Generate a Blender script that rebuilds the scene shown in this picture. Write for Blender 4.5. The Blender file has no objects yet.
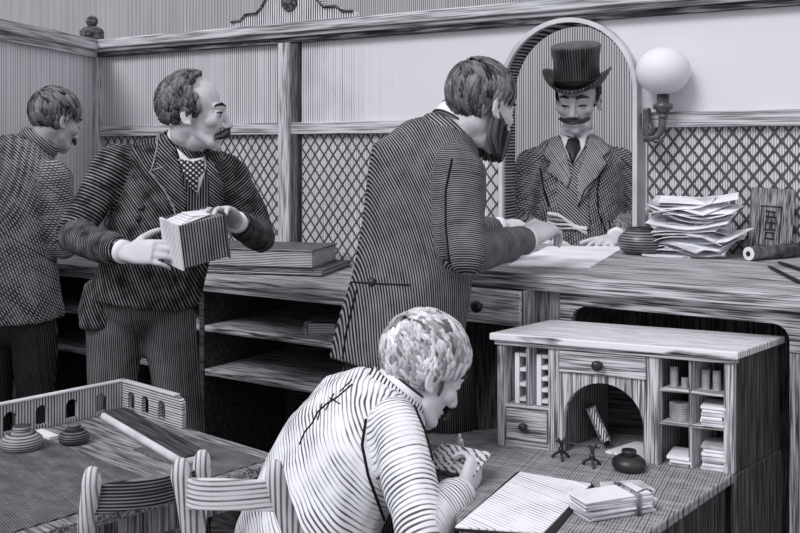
import bpy, math, random
import mathutils
from mathutils import Vector as V, Matrix
from mathutils.bvhtree import BVHTree
from mathutils.geometry import tessellate_polygon, delaunay_2d_cdt
from mathutils import noise as mnoise

random.seed(7)
SC = bpy.context.scene
COL = SC.collection
PI = math.pi
CAMH = 1.5

# ------------------------------------------------------------------ helpers
def P(px, py, d):
    """point seen at a photo pixel, d metres away"""
    return V(((px - 400) * d / 1000, d, CAMH - (py - 150) * d / 1000))

def on(px, py, z):
    return P(px, py, (CAMH - z) * 1000 / (py - 150))

def frame(f, up=V((0, 0, 1))):
    f = V(f).normalized()
    r = f.cross(V(up)).normalized()
    u = r.cross(f).normalized()
    return r, f, u

def rotmat(f, up=V((0, 0, 1))):
    r, f, u = frame(f, up)
    return Matrix((r, f, u)).transposed()

class MB:
    def __init__(s):
        s.v = []; s.f = []; s.h = []; s.curh = 0.0
    def add(s, vs, fs):
        n = len(s.v)
        s.v += [V(x) for x in vs]
        s.h += [s.curh] * len(vs)
        s.f += [tuple(i + n for i in f) for f in fs]
        return s
    def box(s, c, size, R=None):
        c = V(c); x, y, z = [q / 2 for q in size]
        pts = [V((a, b, e)) for a in (-x, x) for b in (-y, y) for e in (-z, z)]
        if R is not None: pts = [R @ p for p in pts]
        return s.add([c + p for p in pts], [(0, 1, 3, 2), (4, 6, 7, 5), (0, 4, 5, 1), (2, 3, 7, 6), (0, 2, 6, 4), (1, 5, 7, 3)])
    def bb(s, x0, x1, y0, y1, z0, z1):
        return s.box(((x0 + x1) / 2, (y0 + y1) / 2, (z0 + z1) / 2), (x1 - x0, y1 - y0, z1 - z0))
    def ell(s, c, r, R=None, nu=20, nv=12):
        c = V(c)
        if not hasattr(r, '__len__'): r = (r, r, r)
        vs = [V((0, 0, r[2]))]; fs = []
        for i in range(1, nv):
            t = PI * i / nv
            for j in range(nu):
                a = 2 * PI * j / nu
                vs.append(V((r[0] * math.sin(t) * math.cos(a), r[1] * math.sin(t) * math.sin(a), r[2] * math.cos(t))))
        vs.append(V((0, 0, -r[2])))
        L = len(vs) - 1
        for j in range(nu):
            k = (j + 1) % nu
            fs.append((0, 1 + j, 1 + k))
            for i in range(nv - 2):
                a = 1 + i * nu
                fs.append((a + j, a + nu + j, a + nu + k, a + k))
            a = 1 + (nv - 2) * nu
            fs.append((a + j, L, a + k))
        if R is not None: vs = [R @ p for p in vs]
        return s.add([c + p for p in vs], fs)
    def tube(s, pts, rad, seg=10, closed=False, flat=1.0, up=None, round_ends=False):
        pts = [V(p) for p in pts]
        if not hasattr(rad, '__len__'): rad = [rad] * len(pts)
        rad = list(rad)
        if round_ends and not closed:
            t0 = (pts[0] - pts[1]).normalized(); t1 = (pts[-1] - pts[-2]).normalized()
            r0, r1 = rad[0], rad[-1]
            p0, p1 = pts[0], pts[-1]
            pts = [p0 + t0 * r0 * .97, p0 + t0 * r0 * .75] + pts + [p1 + t1 * r1 * .75, p1 + t1 * r1 * .97]
            rad = [r0 * .25, r0 * .68] + rad + [r1 * .68, r1 * .25]
        n = len(pts)
        vs = []; fs = []
        prev = None
        for i in range(n):
            if closed: t = pts[(i + 1) % n] - pts[i - 1]
            else: t = pts[min(i + 1, n - 1)] - pts[max(i - 1, 0)]
            t = t.normalized() if t.length > 1e-9 else V((0, 0, 1))
            if up is not None:
                a = V(up) - t * t.dot(V(up))
            elif prev is None:
                q = V((0, 0, 1)) if abs(t.z) < .9 else V((1, 0, 0))
                a = q - t * t.dot(q)
            else:
                a = prev - t * t.dot(prev)
            a = a.normalized(); prev = a
            b = t.cross(a)
            for j in range(seg):
                w = 2 * PI * j / seg
                vs.append(pts[i] + a * (math.cos(w) * rad[i] * flat) + b * (math.sin(w) * rad[i]))
        m = n if closed else n - 1
        for i in range(m):
            for j in range(seg):
                k = (j + 1) % seg; i2 = (i + 1) % n
                fs.append((i * seg + j, i * seg + k, i2 * seg + k, i2 * seg + j))
        if not closed:
            fs.append(tuple(reversed(range(seg))))
            fs.append(tuple((n - 1) * seg + j for j in range(seg)))
        return s.add(vs, fs)
    def loft(s, rings, seg=28, ex=2.3):
        """rings: (centre, right vec scaled, forward vec scaled)"""
        vs = []; fs = []
        for c, a, b in rings:
            for j in range(seg):
                w = 2 * PI * j / seg
                cw, sw = math.cos(w), math.sin(w)
                x = math.copysign(abs(cw) ** (2 / ex), cw); y = math.copysign(abs(sw) ** (2 / ex), sw)
                vs.append(V(c) + a * x + b * y)
        n = len(rings)
        for i in range(n - 1):
            for j in range(seg):
                k = (j + 1) % seg
                fs.append((i * seg + j, i * seg + k, (i + 1) * seg + k, (i + 1) * seg + j))
        fs.append(tuple(reversed(range(seg)))); fs.append(tuple((n - 1) * seg + j for j in range(seg)))
        return s.add(vs, fs)
    def lathe(s, prof, c=(0, 0, 0), seg=28, R=None):
        c = V(c); vs = []; fs = []
        for r, z in prof:
            for j in range(seg):
                w = 2 * PI * j / seg
                p = V((r * math.cos(w), r * math.sin(w), z))
                if R is not None: p = R @ p
                vs.append(c + p)
        n = len(prof)
        for i in range(n - 1):
            for j in range(seg):
                k = (j + 1) % seg
                fs.append((i * seg + j, i * seg + k, (i + 1) * seg + k, (i + 1) * seg + j))
        fs.append(tuple(reversed(range(seg)))); fs.append(tuple((n - 1) * seg + j for j in range(seg)))
        return s.add(vs, fs)
    def plate(s, outer, holes, t0, t1, to3):
        """flat plate with holes; to3(x, y, t) -> point"""
        loops = [outer] + list(holes)
        tris = tessellate_polygon([[V((x, y, 0)) for x, y in l] for l in loops])
        flat = [p for l in loops for p in l]
        n = len(flat)
        vs = [to3(x, y, t0) for x, y in flat] + [to3(x, y, t1) for x, y in flat]
        fs = []
        for t in tris:
            fs.append(tuple(t)); fs.append(tuple(i + n for i in reversed(t)))
        o = 0
        for l in loops:
            m = len(l)
            for i in range(m):
                j = (i + 1) % m
                fs.append((o + i, o + j, n + o + j, n + o + i))
            o += m
        return s.add(vs, fs)
    def build(s, name, mat, parent=None, smooth=False, bevel=0, local=False, bseg=2):
        me = bpy.data.meshes.new(name)
        off = V((0, 0, 0))
        if parent is not None and not local:
            off = wloc(parent)
        me.from_pydata([v - off for v in s.v], [], s.f)
        import bmesh
        bm = bmesh.new(); bm.from_mesh(me)
        bmesh.ops.recalc_face_normals(bm, faces=bm.faces)
        bm.to_mesh(me); bm.free()
        if any(s.h):
            at = me.attributes.new('h', 'FLOAT', 'POINT')
            at.data.foreach_set('value', s.h)
        if smooth: me.shade_smooth()
        o = bpy.data.objects.new(name, me); COL.objects.link(o)
        if mat: me.materials.append(mat)
        if parent is not None: o.parent = parent
        if bevel:
            b = o.modifiers.new('bevel', 'BEVEL'); b.width = bevel; b.segments = bseg; b.limit_method = 'ANGLE'; b.angle_limit = .6
        return o

def wloc(o):
    p = V((0, 0, 0))
    while o is not None:
        p += o.location; o = o.parent
    return p

def remeshed(mb, name, mat, parent, voxel, smooth=3, post=None, hfun=None):
    """union of closed primitives -> one continuous smooth surface"""
    me = bpy.data.meshes.new('tmp'); me.from_pydata([tuple(v) for v in mb.v], [], mb.f)
    o = bpy.data.objects.new('tmp', me); COL.objects.link(o)
    r = o.modifiers.new('r', 'REMESH'); r.mode = 'VOXEL'; r.voxel_size = voxel
    sm = o.modifiers.new('s', 'SMOOTH'); sm.factor = .5; sm.iterations = smooth
    dg = bpy.context.evaluated_depsgraph_get(); dg.update()
    m2 = bpy.data.meshes.new_from_object(o.evaluated_get(dg))
    bpy.data.objects.remove(o); bpy.data.meshes.remove(me)
    co = [v.co.copy() for v in m2.vertices]
    if post:
        no = [v.normal.copy() for v in m2.vertices]
        co = [post(c, n) for c, n in zip(co, no)]
    bvh = BVHTree.FromPolygons(co, [tuple(p.vertices) for p in m2.polygons])
    if hfun:
        at = m2.attributes.new('h', 'FLOAT', 'POINT')
        at.data.foreach_set('value', [hfun(c) for c in co])
    off = wloc(parent) if parent is not None else V((0, 0, 0))
    for v, c in zip(m2.vertices, co): v.co = c - off
    m2.name = name
    m2.shade_smooth(); m2.update()
    m2.materials.clear(); m2.materials.append(mat)
    ob = bpy.data.objects.new(name, m2); COL.objects.link(ob)
    if parent is not None: ob.parent = parent
    return ob, bvh

def tag(o, label=None, cat=None, group=None, kind=None):
    if label: o['label'] = label
    if cat: o['category'] = cat
    if group: o['group'] = group
    if kind: o['kind'] = kind
    return o
def thing(name, label, cat, loc=(0, 0, 0), rotz=0, group=None):
    o = bpy.data.objects.new(name, None); COL.objects.link(o)
    o.empty_display_size = .05
    o.location = loc; o.rotation_euler = (0, 0, rotz)
    return tag(o, label, cat, group)
def struct(name, mb, mat, loc=(0, 0, 0), rotz=0, bevel=0):
    o = mb.build(name, mat, bevel=bevel); o.location = loc; o.rotation_euler = (0, 0, rotz); o['kind'] = 'structure'
    return o

# ------------------------------------------------------------------ materials
def g(v):
    l = v / 12.92 if v < .04045 else ((v + .055) / 1.055) ** 2.4
    return (l * .985, l * .985, l * 1.045, 1)
INK = .135; PAPER = .84
MATS = {}
def hatch(name, period, duty=.5, axis=(1, 0, 0), attr=None, dark=INK, light=PAPER, wob=.5, nscale=(6, 6, 6), var=.35, soft=.22,
          rough=.85, cross=None, fade=None, spec=.15):
    if name in MATS: return MATS[name]
    m = bpy.data.materials.new(name); m.use_nodes = True
    nt = m.node_tree; N = nt.nodes; L = nt.links
    bs = N['Principled BSDF']; bs.inputs['Roughness'].default_value = rough
    bs.inputs['Specular IOR Level'].default_value = spec
    tc = N.new('ShaderNodeTexCoord')
    def mth(op, a, b=None, clamp=False):
        n = N.new('ShaderNodeMath'); n.operation = op; n.use_clamp = clamp
        for i, q in enumerate((a, b)):
            if q is None: continue
            if isinstance(q, (int, float)): n.inputs[i].default_value = q
            else: L.new(q, n.inputs[i])
        return n.outputs[0]
    sc = N.new('ShaderNodeVectorMath'); sc.operation = 'MULTIPLY'; L.new(tc.outputs['Object'], sc.inputs[0]); sc.inputs[1].default_value = nscale
    nz = N.new('ShaderNodeTexNoise'); nz.inputs['Scale'].default_value = 1; nz.inputs['Detail'].default_value = 3; L.new(sc.outputs[0], nz.inputs['Vector'])
    nf = N.new('ShaderNodeTexNoise'); nf.inputs['Scale'].default_value = 2.7; nf.inputs['Detail'].default_value = 4; L.new(sc.outputs[0], nf.inputs['Vector'])
    def lines(src, per, du):
        ph = mth('ADD', mth('MULTIPLY', src, 1 / per), mth('MULTIPLY', mth('SUBTRACT', nz.outputs[0], .5), wob * 4))
        s = mth('ADD', mth('MULTIPLY', mth('SINE', mth('MULTIPLY', ph, 2 * PI)), .5), .5)
        n1 = N.new('ShaderNodeTexNoise'); n1.noise_dimensions = '1D'; n1.inputs['Scale'].default_value = 1.0; n1.inputs['Detail'].default_value = 1
        L.new(mth('MULTIPLY', src, .83 / per), n1.inputs['W'])
        thr = mth('ADD', 1 - du, mth('MULTIPLY', mth('SUBTRACT', nf.outputs[0], .5), -var * 2))
        thr = mth('ADD', thr, mth('MULTIPLY', mth('SUBTRACT', n1.outputs[0], .5), -.55))
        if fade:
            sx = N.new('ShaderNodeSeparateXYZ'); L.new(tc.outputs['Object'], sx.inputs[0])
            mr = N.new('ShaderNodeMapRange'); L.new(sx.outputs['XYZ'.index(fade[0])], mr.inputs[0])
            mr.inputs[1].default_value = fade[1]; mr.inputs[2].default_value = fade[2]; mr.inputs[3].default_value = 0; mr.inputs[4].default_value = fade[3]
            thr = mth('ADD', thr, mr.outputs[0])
        return mth('ADD', mth('MULTIPLY', mth('SUBTRACT', s, thr), 1 / (2 * soft)), .5, clamp=True)
    def src(ax):
        d = N.new('ShaderNodeVectorMath'); d.operation = 'DOT_PRODUCT'; L.new(tc.outputs['Object'], d.inputs[0]); d.inputs[1].default_value = V(ax).normalized()
        return d.outputs['Value']
    if attr:
        at = N.new('ShaderNodeAttribute'); at.attribute_name = attr; s0 = at.outputs['Fac']
    else: s0 = src(axis)
    msk = lines(s0, period, duty)
    if cross: msk = mth('MAXIMUM', msk, lines(src(cross[0]), cross[1], cross[2]))
    mx = N.new('ShaderNodeMix'); mx.data_type = 'RGBA'; L.new(msk, mx.inputs['Factor'])
    mx.inputs['A'].default_value = g(light); mx.inputs['B'].default_value = g(dark)
    L.new(mx.outputs['Result'], bs.inputs['Base Color'])
    MATS[name] = m
    return m
def wood(name, axis, tone=.5, lo=.30, hi=.80, fine=330, rough=.75, long=7, width=.26):
    """fine irregular grain streaks running along one axis"""
    if name in MATS: return MATS[name]
    m = bpy.data.materials.new(name); m.use_nodes = True
    nt = m.node_tree; N = nt.nodes; L = nt.links; bs = N['Principled BSDF']
    bs.inputs['Roughness'].default_value = rough; bs.inputs['Specular IOR Level'].default_value = .2
    tc = N.new('ShaderNodeTexCoord')
    outs = []
    for k, q in ((1, 1), (.31, .6)):
        sc = N.new('ShaderNodeVectorMath'); sc.operation = 'MULTIPLY'; L.new(tc.outputs['Object'], sc.inputs[0])
        sc.inputs[1].default_value = [long if i == 'XYZ'.index(axis) else fine * k for i in range(3)]
        nz = N.new('ShaderNodeTexNoise'); nz.inputs['Scale'].default_value = 1; nz.inputs['Detail'].default_value = 2; L.new(sc.outputs[0], nz.inputs['Vector'])
        outs.append(nz.outputs[0])
    ad = N.new('ShaderNodeMath'); ad.operation = 'MULTIPLY_ADD'; L.new(outs[1], ad.inputs[0]); ad.inputs[1].default_value = .6; L.new(outs[0], ad.inputs[2])
    mr = N.new('ShaderNodeMapRange'); L.new(ad.outputs[0], mr.inputs[0])
    c = .8 + (.5 - tone) * .34
    mr.inputs[1].default_value = c - width / 2; mr.inputs[2].default_value = c + width / 2
    mx = N.new('ShaderNodeMix'); mx.data_type = 'RGBA'; L.new(mr.outputs[0], mx.inputs['Factor'])
    mx.inputs['A'].default_value = g(lo); mx.inputs['B'].default_value = g(hi)
    L.new(mx.outputs['Result'], bs.inputs['Base Color'])
    MATS[name] = m; return m
def plain(name, v, rough=.8, spec=.2, var=.12, scale=9):
    if name in MATS: return MATS[name]
    m = bpy.data.materials.new(name); m.use_nodes = True
    nt = m.node_tree; N = nt.nodes; L = nt.links; bs = N['Principled BSDF']
    bs.inputs['Roughness'].default_value = rough; bs.inputs['Specular IOR Level'].default_value = spec
    tc = N.new('ShaderNodeTexCoord'); nz = N.new('ShaderNodeTexNoise'); nz.inputs['Scale'].default_value = scale; nz.inputs['Detail'].default_value = 4
    L.new(tc.outputs['Object'], nz.inputs['Vector'])
    cr = N.new('ShaderNodeValToRGB'); cr.color_ramp.elements[0].position = .3; cr.color_ramp.elements[1].position = .7
    cr.color_ramp.elements[0].color = g(max(v - var, 0.02)); cr.color_ramp.elements[1].color = g(min(v + var * .5, 1))
    L.new(nz.outputs[0], cr.inputs[0]); L.new(cr.outputs[0], bs.inputs['Base Color'])
    MATS[name] = m; return m
def strand(name, lo, hi):
    """hair: every lock its own tone (stored per vertex)"""
    if name in MATS: return MATS[name]
    m = bpy.data.materials.new(name); m.use_nodes = True
    nt = m.node_tree; N = nt.nodes; L = nt.links; bs = N['Principled BSDF']
    bs.inputs['Roughness'].default_value = .6; bs.inputs['Specular IOR Level'].default_value = .25
    at = N.new('ShaderNodeAttribute'); at.attribute_name = 'h'
    cr = N.new('ShaderNodeValToRGB'); cr.color_ramp.elements[0].color = g(lo); cr.color_ramp.elements[1].color = g(hi)
    L.new(at.outputs['Fac'], cr.inputs[0]); L.new(cr.outputs[0], bs.inputs['Base Color'])
    MATS[name] = m; return m

X, Y, Z = (1, 0, 0), (0, 1, 0), (0, 0, 1)
M_far = hatch('far_wall_lines', .0165, .42, X, nscale=(3, 3, .5), wob=.15, var=.25, dark=.37, light=.74)
M_boards = hatch('partition_lines', .0135, .30, X, nscale=(4, 4, .6), wob=.12, var=.3, dark=.42, light=.88)
M_boards2 = hatch('left_boards_lightened', .0135, .22, X, nscale=(4, 4, .6), wob=.12, var=.3, dark=.46, light=.92)  # partition lines in a lighter copy, making up for the missing sun
M_pane1 = hatch('reeded_pane', .0130, .28, X, nscale=(4, 4, .7), wob=.12, var=.3, rough=.45, spec=.4, dark=.36)
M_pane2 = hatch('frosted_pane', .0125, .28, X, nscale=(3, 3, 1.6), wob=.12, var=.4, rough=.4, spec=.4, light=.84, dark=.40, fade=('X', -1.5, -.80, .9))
M_latback = hatch('lattice_backing', .0085, .24, X, nscale=(5, 5, 1), wob=.2, var=.35, dark=.46)
M_wood = wood('wood_along_x', 'X', .56)
M_woodtop = wood('wood_top', 'X', .48, lo=.28, hi=.78, fine=330, long=6)
M_woodv = wood('wood_upright', 'Z', .55)
M_rail = wood('rail_wood', 'X', .60, lo=.40, fine=220, long=4)
M_raildark = wood('rail_moulding', 'X', .25, lo=.16, hi=.55, fine=240)
M_post = wood('post_wood', 'Z', .62, lo=.44, fine=190)
M_dark = wood('recess_shade_wood', 'X', .36, lo=.12, hi=.40, fine=220, width=.4)  # dark tone paints the shade of recesses into the wood
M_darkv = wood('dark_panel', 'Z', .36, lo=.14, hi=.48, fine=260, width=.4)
M_darky = wood('side_shade_wood', 'Z', .30, lo=.13, hi=.42, fine=360, width=.35)  # shade of the side away from the light, painted into the wood
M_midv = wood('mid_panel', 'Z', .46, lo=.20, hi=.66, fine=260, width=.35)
M_shelf = wood('shelf_wood', 'X', .50, lo=.26, hi=.78, fine=200)
M_floor = wood('floor_boards', 'X', .3, lo=.12, hi=.5, fine=150)
M_table = wood('table_wood', 'X', .44, lo=.24, hi=.66, fine=300, long=9, width=.3)
M_inset = hatch('leather_lines', .0056, .46, (1, .15, 0), nscale=(5, 9, 9), wob=.1, var=.6, light=.54, dark=.22, cross=((.2, 1, 0), .0056, .30))
M_deskt = hatch('desk_lines', .0066, .34, Y, nscale=(6, 20, 20), wob=.15, var=.4, light=.72, dark=.22, cross=(X, .0070, .16))
M_paper = hatch('written_paper', .011, .06, (.8, .6, 0), nscale=(4, 4, 4), wob=.12, var=.5, light=.93, dark=.45)
M_papr2 = plain('blank_paper', .92, var=.08)
M_papr3 = plain('grey_paper', .78, var=.2, scale=14)
M_edge = hatch('page_edges', .006, .42, X, nscale=(8, 8, 2), wob=.3, var=.3)
M_edgez = hatch('page_edges_flat', .0065, .45, Z, nscale=(4, 4, 12), wob=.3, var=.3)
M_ink = plain('ink', .10, rough=.5, spec=.4, var=.04)
M_iron = plain('black_iron', .16, rough=.4, spec=.5, var=.06)
M_ware = hatch('stoneware', .0085, .62, Z, nscale=(5, 5, 5), wob=.15, var=.5, light=.50, dark=.15, rough=.35, spec=.5)
M_globe = plain('opal_glass', .88, rough=.5, spec=.25, var=.04, scale=3)
M_brass = plain('dull_brass', .30, rough=.35, spec=.6, var=.1, scale=40)
M_skin = plain('skin', .80, rough=.7, var=.05, scale=20)
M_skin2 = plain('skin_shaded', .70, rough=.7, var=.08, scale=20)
M_white = plain('linen', .93, var=.04)
M_blackcloth = hatch('black_coat', .0085, .83, attr='h', nscale=(9, 9, 9), wob=.16, var=.6, light=.56, dark=.08)
M_greycloth = hatch('dark_coat', .0060, .60, attr='h', nscale=(8, 8, 8), wob=.12, var=.4, light=.54, dark=.10)
M_tweed = hatch('grey_tweed', .0095, .44, attr='h', nscale=(8, 8, 8), wob=.15, var=.45, light=.66, dark=.17, cross=((.6, .2, -.8), .011, .2))
M_tweed2 = hatch('grey_coat', .0095, .42, attr='h', nscale=(6, 6, 6), wob=.15, var=.4, light=.68, dark=.16, cross=((.5, .2, .8), .011, .2))
M_pale = hatch('pale_jacket', .0105, .13, attr='h', nscale=(4, 4, 4), wob=.12, var=.85, light=.90, dark=.30, soft=.25)
M_trous = hatch('striped_trousers', .0062, .60, attr='h', nscale=(5, 5, 5), wob=.12, var=.4, light=.52, dark=.11)
M_dtrous = hatch('dark_trousers', .0062, .70, attr='h', nscale=(5, 5, 5), wob=.12, var=.3, light=.36, dark=.10)
M_blackflat = hatch('black_lapel', .0080, .78, (.7, 0, .7), nscale=(9, 9, 9), wob=.15, var=.4, light=.6, dark=.085)
M_greyflat = hatch('grey_lapel', .0080, .40, (.8, 0, .5), nscale=(9, 9, 9), wob=.15, var=.35, light=.68, dark=.16)
M_tie = hatch('patterned_tie', .012, .5, (1, 0, 1), nscale=(9, 9, 9), wob=.3, var=.2, cross=((1, 0, -1), .012, .4))
M_leather = plain('boot_leather', .12, rough=.5, var=.04)
M_silk = hatch('silk_hat', .0105, .72, attr='h', nscale=(10, 10, 2), wob=.2, var=.6, light=.46, dark=.09, rough=.45, spec=.5)
M_hairA = strand('hair_dark_grey', .03, .50)
M_hairB = strand('hair_dark', .08, .55)
M_hairS = strand('hair_fair', .36, .95)
M_hairB2 = strand('beard_dark', .05, .42)
M_hairK = strand('hair_black', .07, .30)
M_chair = hatch('chair_post_lines', .0105, .26, X, nscale=(8, 8, 3), wob=.08, var=.5, light=.80, dark=.36, soft=.3)
M_chairr = hatch('chair_rail_lines', .0095, .20, Z, nscale=(3, 8, 8), wob=.08, var=.6, light=.82, dark=.38, soft=.3)
M_chaird = hatch('chair_dark_lines', .0070, .70, Z, nscale=(3, 8, 8), wob=.08, var=.5, light=.48, dark=.13)

# ------------------------------------------------------------------ setting
ROT = -math.radians(33)
WB = V((.864, 3.6, 0))                     # wall frame: x along the partition (to the right), y away, z up
def Wp(s, y, z):
    c, n = math.cos(ROT), math.sin(ROT)
    return V((WB.x + s * c - y * n, WB.y + s * n + y * c, z))

struct('floor', MB().bb(-9, 9, -2, 14, -.05, 0), M_floor)
struct('wall_far', MB().bb(-11, 5, 2.5, 2.6, 0, 3.8), M_far, WB, ROT)
CS = -2.915
RZ0, RZ1 = 1.99, 2.065
# low solid wall under the lattice, with the opening of the ticket window left free
struct('wall_back', MB().bb(CS, 1.3, 0, .04, 0, 1.0), M_boards, WB, ROT)
struct('trim_10', MB().bb(-.53, -.02, 0, .04, 1.0, 1.12), M_boards, WB, ROT)
struct('trim_1', MB().bb(CS, 1.3, -.05, .09, RZ0 + .03, RZ1).bb(CS, 1.3, -.035, .075, RZ0 + .012, RZ0 + .03), M_rail, WB, ROT, .006)
struct('trim_2', MB().bb(CS, 1.3, -.02, .06, RZ0 - .012, RZ0 + .012), M_raildark, WB, ROT, .004)
struct('trim_3', MB().bb(CS + .05, -.565, -.015, .055, 1.57, 1.622), M_rail, WB, ROT, .004)
struct('trim_4', MB().bb(.012, 1.3, -.015, .055, 1.58, 1.635), M_rail, WB, ROT, .004)
struct('trim_5', MB().bb(-1.665, -1.60, -.03, .07, 1.0, RZ0 - .012), M_post, WB, ROT, .004)
struct('trim_6', MB().bb(-1.60, -1.567, -.012, .07, 1.0, RZ0 - .012), M_darkv, WB, ROT, .003)
AC, AR, AZ = -.274, .277, 1.715
def arc(cx, cz, r, a0, a1, n):
    return [(cx + r * math.cos(a0 + (a1 - a0) * i / n), cz + r * math.sin(a0 + (a1 - a0) * i / n)) for i in range(n + 1)]
xz = lambda x, z, t: V((x, t, z))
struct('window_1', MB().bb(CS + .03, -1.67, .01, .03, 1.62, RZ0), M_pane1, WB, ROT)
pane = [(-1.56, 1.62), (AC - AR, 1.62)] + list(reversed(arc(AC, AZ, AR - .01, 0, PI, 28))) + [(AC + AR, 1.63), (1.3, 1.63), (1.3, RZ0), (-1.56, RZ0)]
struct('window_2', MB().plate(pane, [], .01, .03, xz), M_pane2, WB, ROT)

# lattice panels
def lattice(s0, s1, z0, z1, sp, w, label, ):
    t = thing('lattice_panel', label, 'lattice', Wp(s0, 0, z0), ROT, 'lattice panels of the partition')
    W, H = s1 - s0, z1 - z0
    MB().bb(0, W, .013, .03, 0, H).build('backing', M_latback, t, local=True)
    mb = MB(); k = .78
    def seg(c, sg):
        pts = []
        for x in (0, W):
            z = (x - c) * sg / k
            if 0 <= z <= H: pts.append((x, z))
        for z in (0, H):
            x = c + sg * z * k
            if 0 < x < W: pts.append((x, z))
        if len(pts) < 2: return
        a, b = pts[0], pts[1]
        dx, dz = b[0] - a[0], b[1] - a[1]; L = math.hypot(dx, dz)
        if L < .01: return
        R = Matrix.Rotation(-math.atan2(dz, dx), 3, 'Y')
        mb.box(((a[0] + b[0]) / 2, .008 + (.004 if sg > 0 else 0), (a[1] + b[1]) / 2), (L, .005, w), R)
    n = int((W + H) / sp) + 2
    for i in range(-n, n + 1):
        seg(i * sp, 1); seg(i * sp, -1)
    mb.build('wirework', M_latw, t, local=True)
M_latw = plain('lattice_slats', .33, var=.06)
lattice(CS + .06, -1.67, 1.0, 1.57, .050, .0042, 'fine diamond lattice panel behind the man with the thick ledger')
lattice(-1.56, AC - AR - .015, 1.0, 1.57, .050, .0042, 'diamond lattice panel between the pale post and the standing clerk')
lattice(.025, 1.3, 1.0, 1.58, .046, .0070, 'bold diamond lattice panel behind the heap of papers at right')

# ticket window frame: jambs and arch
t = thing('ticket_window_frame', 'pale arched wooden frame of the ticket window around the top-hatted customer', 'window frame', Wp(AC, 0, 0), ROT)
def ring(r1, r0, zb):
    return [(r1, zb)] + arc(0, AZ, r1, 0, PI, 40) + [(-r1, zb), (-r0, zb)] + list(reversed(arc(0, AZ, r0, 0, PI, 40))) + [(r0, zb)]
MB().plate(ring(AR, AR - .017, 1.12), [], -.04, .05, xz).build('outer_moulding', plain('frame_pale', .80, var=.1), t, local=True, bevel=.004)
MB().plate(ring(AR - .017, AR - .024, 1.12), [], -.02, .06, xz).build('inner_lining', hatch('lining', .012, .6, Z, nscale=(5, 5, 5), wob=.3, var=.3, light=.6), t, local=True)

# left partition
LD = V((-.19, -1, 0)).normalized()
LROT = math.atan2(LD.y, LD.x)
CORN = Wp(CS, 0, 0)
struct('wall_left', MB().bb(0, 3.2, -.03, 0, 0, RZ0), M_boards2, CORN, LROT)
struct('trim_7', MB().bb(-.02, 3.2, -.09, .05, RZ0 + .02, RZ1), M_rail, CORN, LROT, .006)
struct('trim_8', MB().bb(-.02, 3.2, -.07, .03, RZ0 - .015, RZ0 + .02), M_rail, CORN, LROT, .004)
struct('trim_9', MB().bb(CS - .02, CS + .05, -.03, .05, 0, RZ0 - .012), M_post, WB, ROT, .004)

# finial and crest on the rail
t = thing('ball_finial', 'turned ball finial standing on the corner of the top rail', 'finial', Wp(CS + .01, -.03, RZ1))
MB().lathe([(.055, 0), (.062, .012), (.058, .03), (.062, .045), (.05, .062), (.03, .07), (.018, .075)], seg=24).build('base', M_raildark, t, True, local=True)
MB().ell((0, 0, .098), .03).build('ball', M_raildark, t, True, local=True)
cr = [(-.36, 0), (-.36, .03), (-.30, .035), (-.27, .06), (-.20, .062), (-.16, .10), (-.12, .16), (-.06, .195), (0, .205), (.06, .195), (.12, .16), (.16, .10), (.20, .062), (.27, .06), (.30, .035), (.36, .03), (.36, 0)]
t = thing('carved_crest', 'scroll-topped carved wooden crest sitting on the top rail', 'crest', Wp(-1.62, 0, RZ1), ROT)
MB().plate(cr, [], .0, .035, xz).build('board', hatch('crest_lines', .013, .42, X, nscale=(5, 5, 3), wob=.3, var=.3), t, local=True, bevel=.006)
MB().tube([(x * .97, -.004, z * .93 + .004) for x, z in cr[1:-1]], .006, 8).build('edge_bead', M_raildark, t, True, local=True)
MB().ell((0, -.002, .10), (.045, .018, .045)).build('rosette', M_raildark, t, True, local=True)

# gas lamp on the frame
def wall_lamp():
    b = Wp(.035, -.05, 0)
    d = b.y
    c = P(663, 71, d - .06)
    t = thing('wall_lamp', 'gas wall lamp with white glass globe on a curved bracket beside the arch', 'lamp', (c.x, c.y, c.z - .30))
    R = .083
    prof = []
    for i in range(1, 20):
        a = PI * i / 20
        prof.append((R * 1.12 * math.sin(a), -R * math.cos(a)))
    MB().lathe(prof, c, 32).build('globe', M_globe, t, True)
    q = c + V((0, 0, -R * .96))
    MB().lathe([(.021, 0), (.021, -.03), (.033, -.036), (.034, -.05), (.024, -.056), (.022, -.064), (.014, -.068)], q, 24).build('burner_collar', M_brass, t, True)
    e = q + V((-.004, 0, -.066)); w = V((b.x + .012, b.y, e.z - .03))
    pts = [e, e + V((.002, 0, -.035)), e + V((-.004, .002, -.066)), e + V((-.022, .006, -.088)), e + V((-.05, .012, -.092)), w + V((.012, -.012, -.03)), w + V((0, 0, .0))]
    MB().tube(pts, [.012, .014, .013, .012, .012, .013, .012], 12, round_ends=True).build('bracket', M_brass, t, True)
    MB().ell(e + V((.004, -.006, -.012)), (.016, .016, .010)).build('gas_tap', M_brass, t, True)
    MB().ell(e + V((-.012, 0, -.098)), (.02, .014, .009)).build('bracket_boss', M_brass, t, True)
    MB().box(w + V((-.004, .0, .0)), (.024, .03, .10), Matrix.Rotation(ROT, 3, 'Z')).build('wall_plate', M_brass, t, bevel=.006)
wall_lamp()

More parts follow.
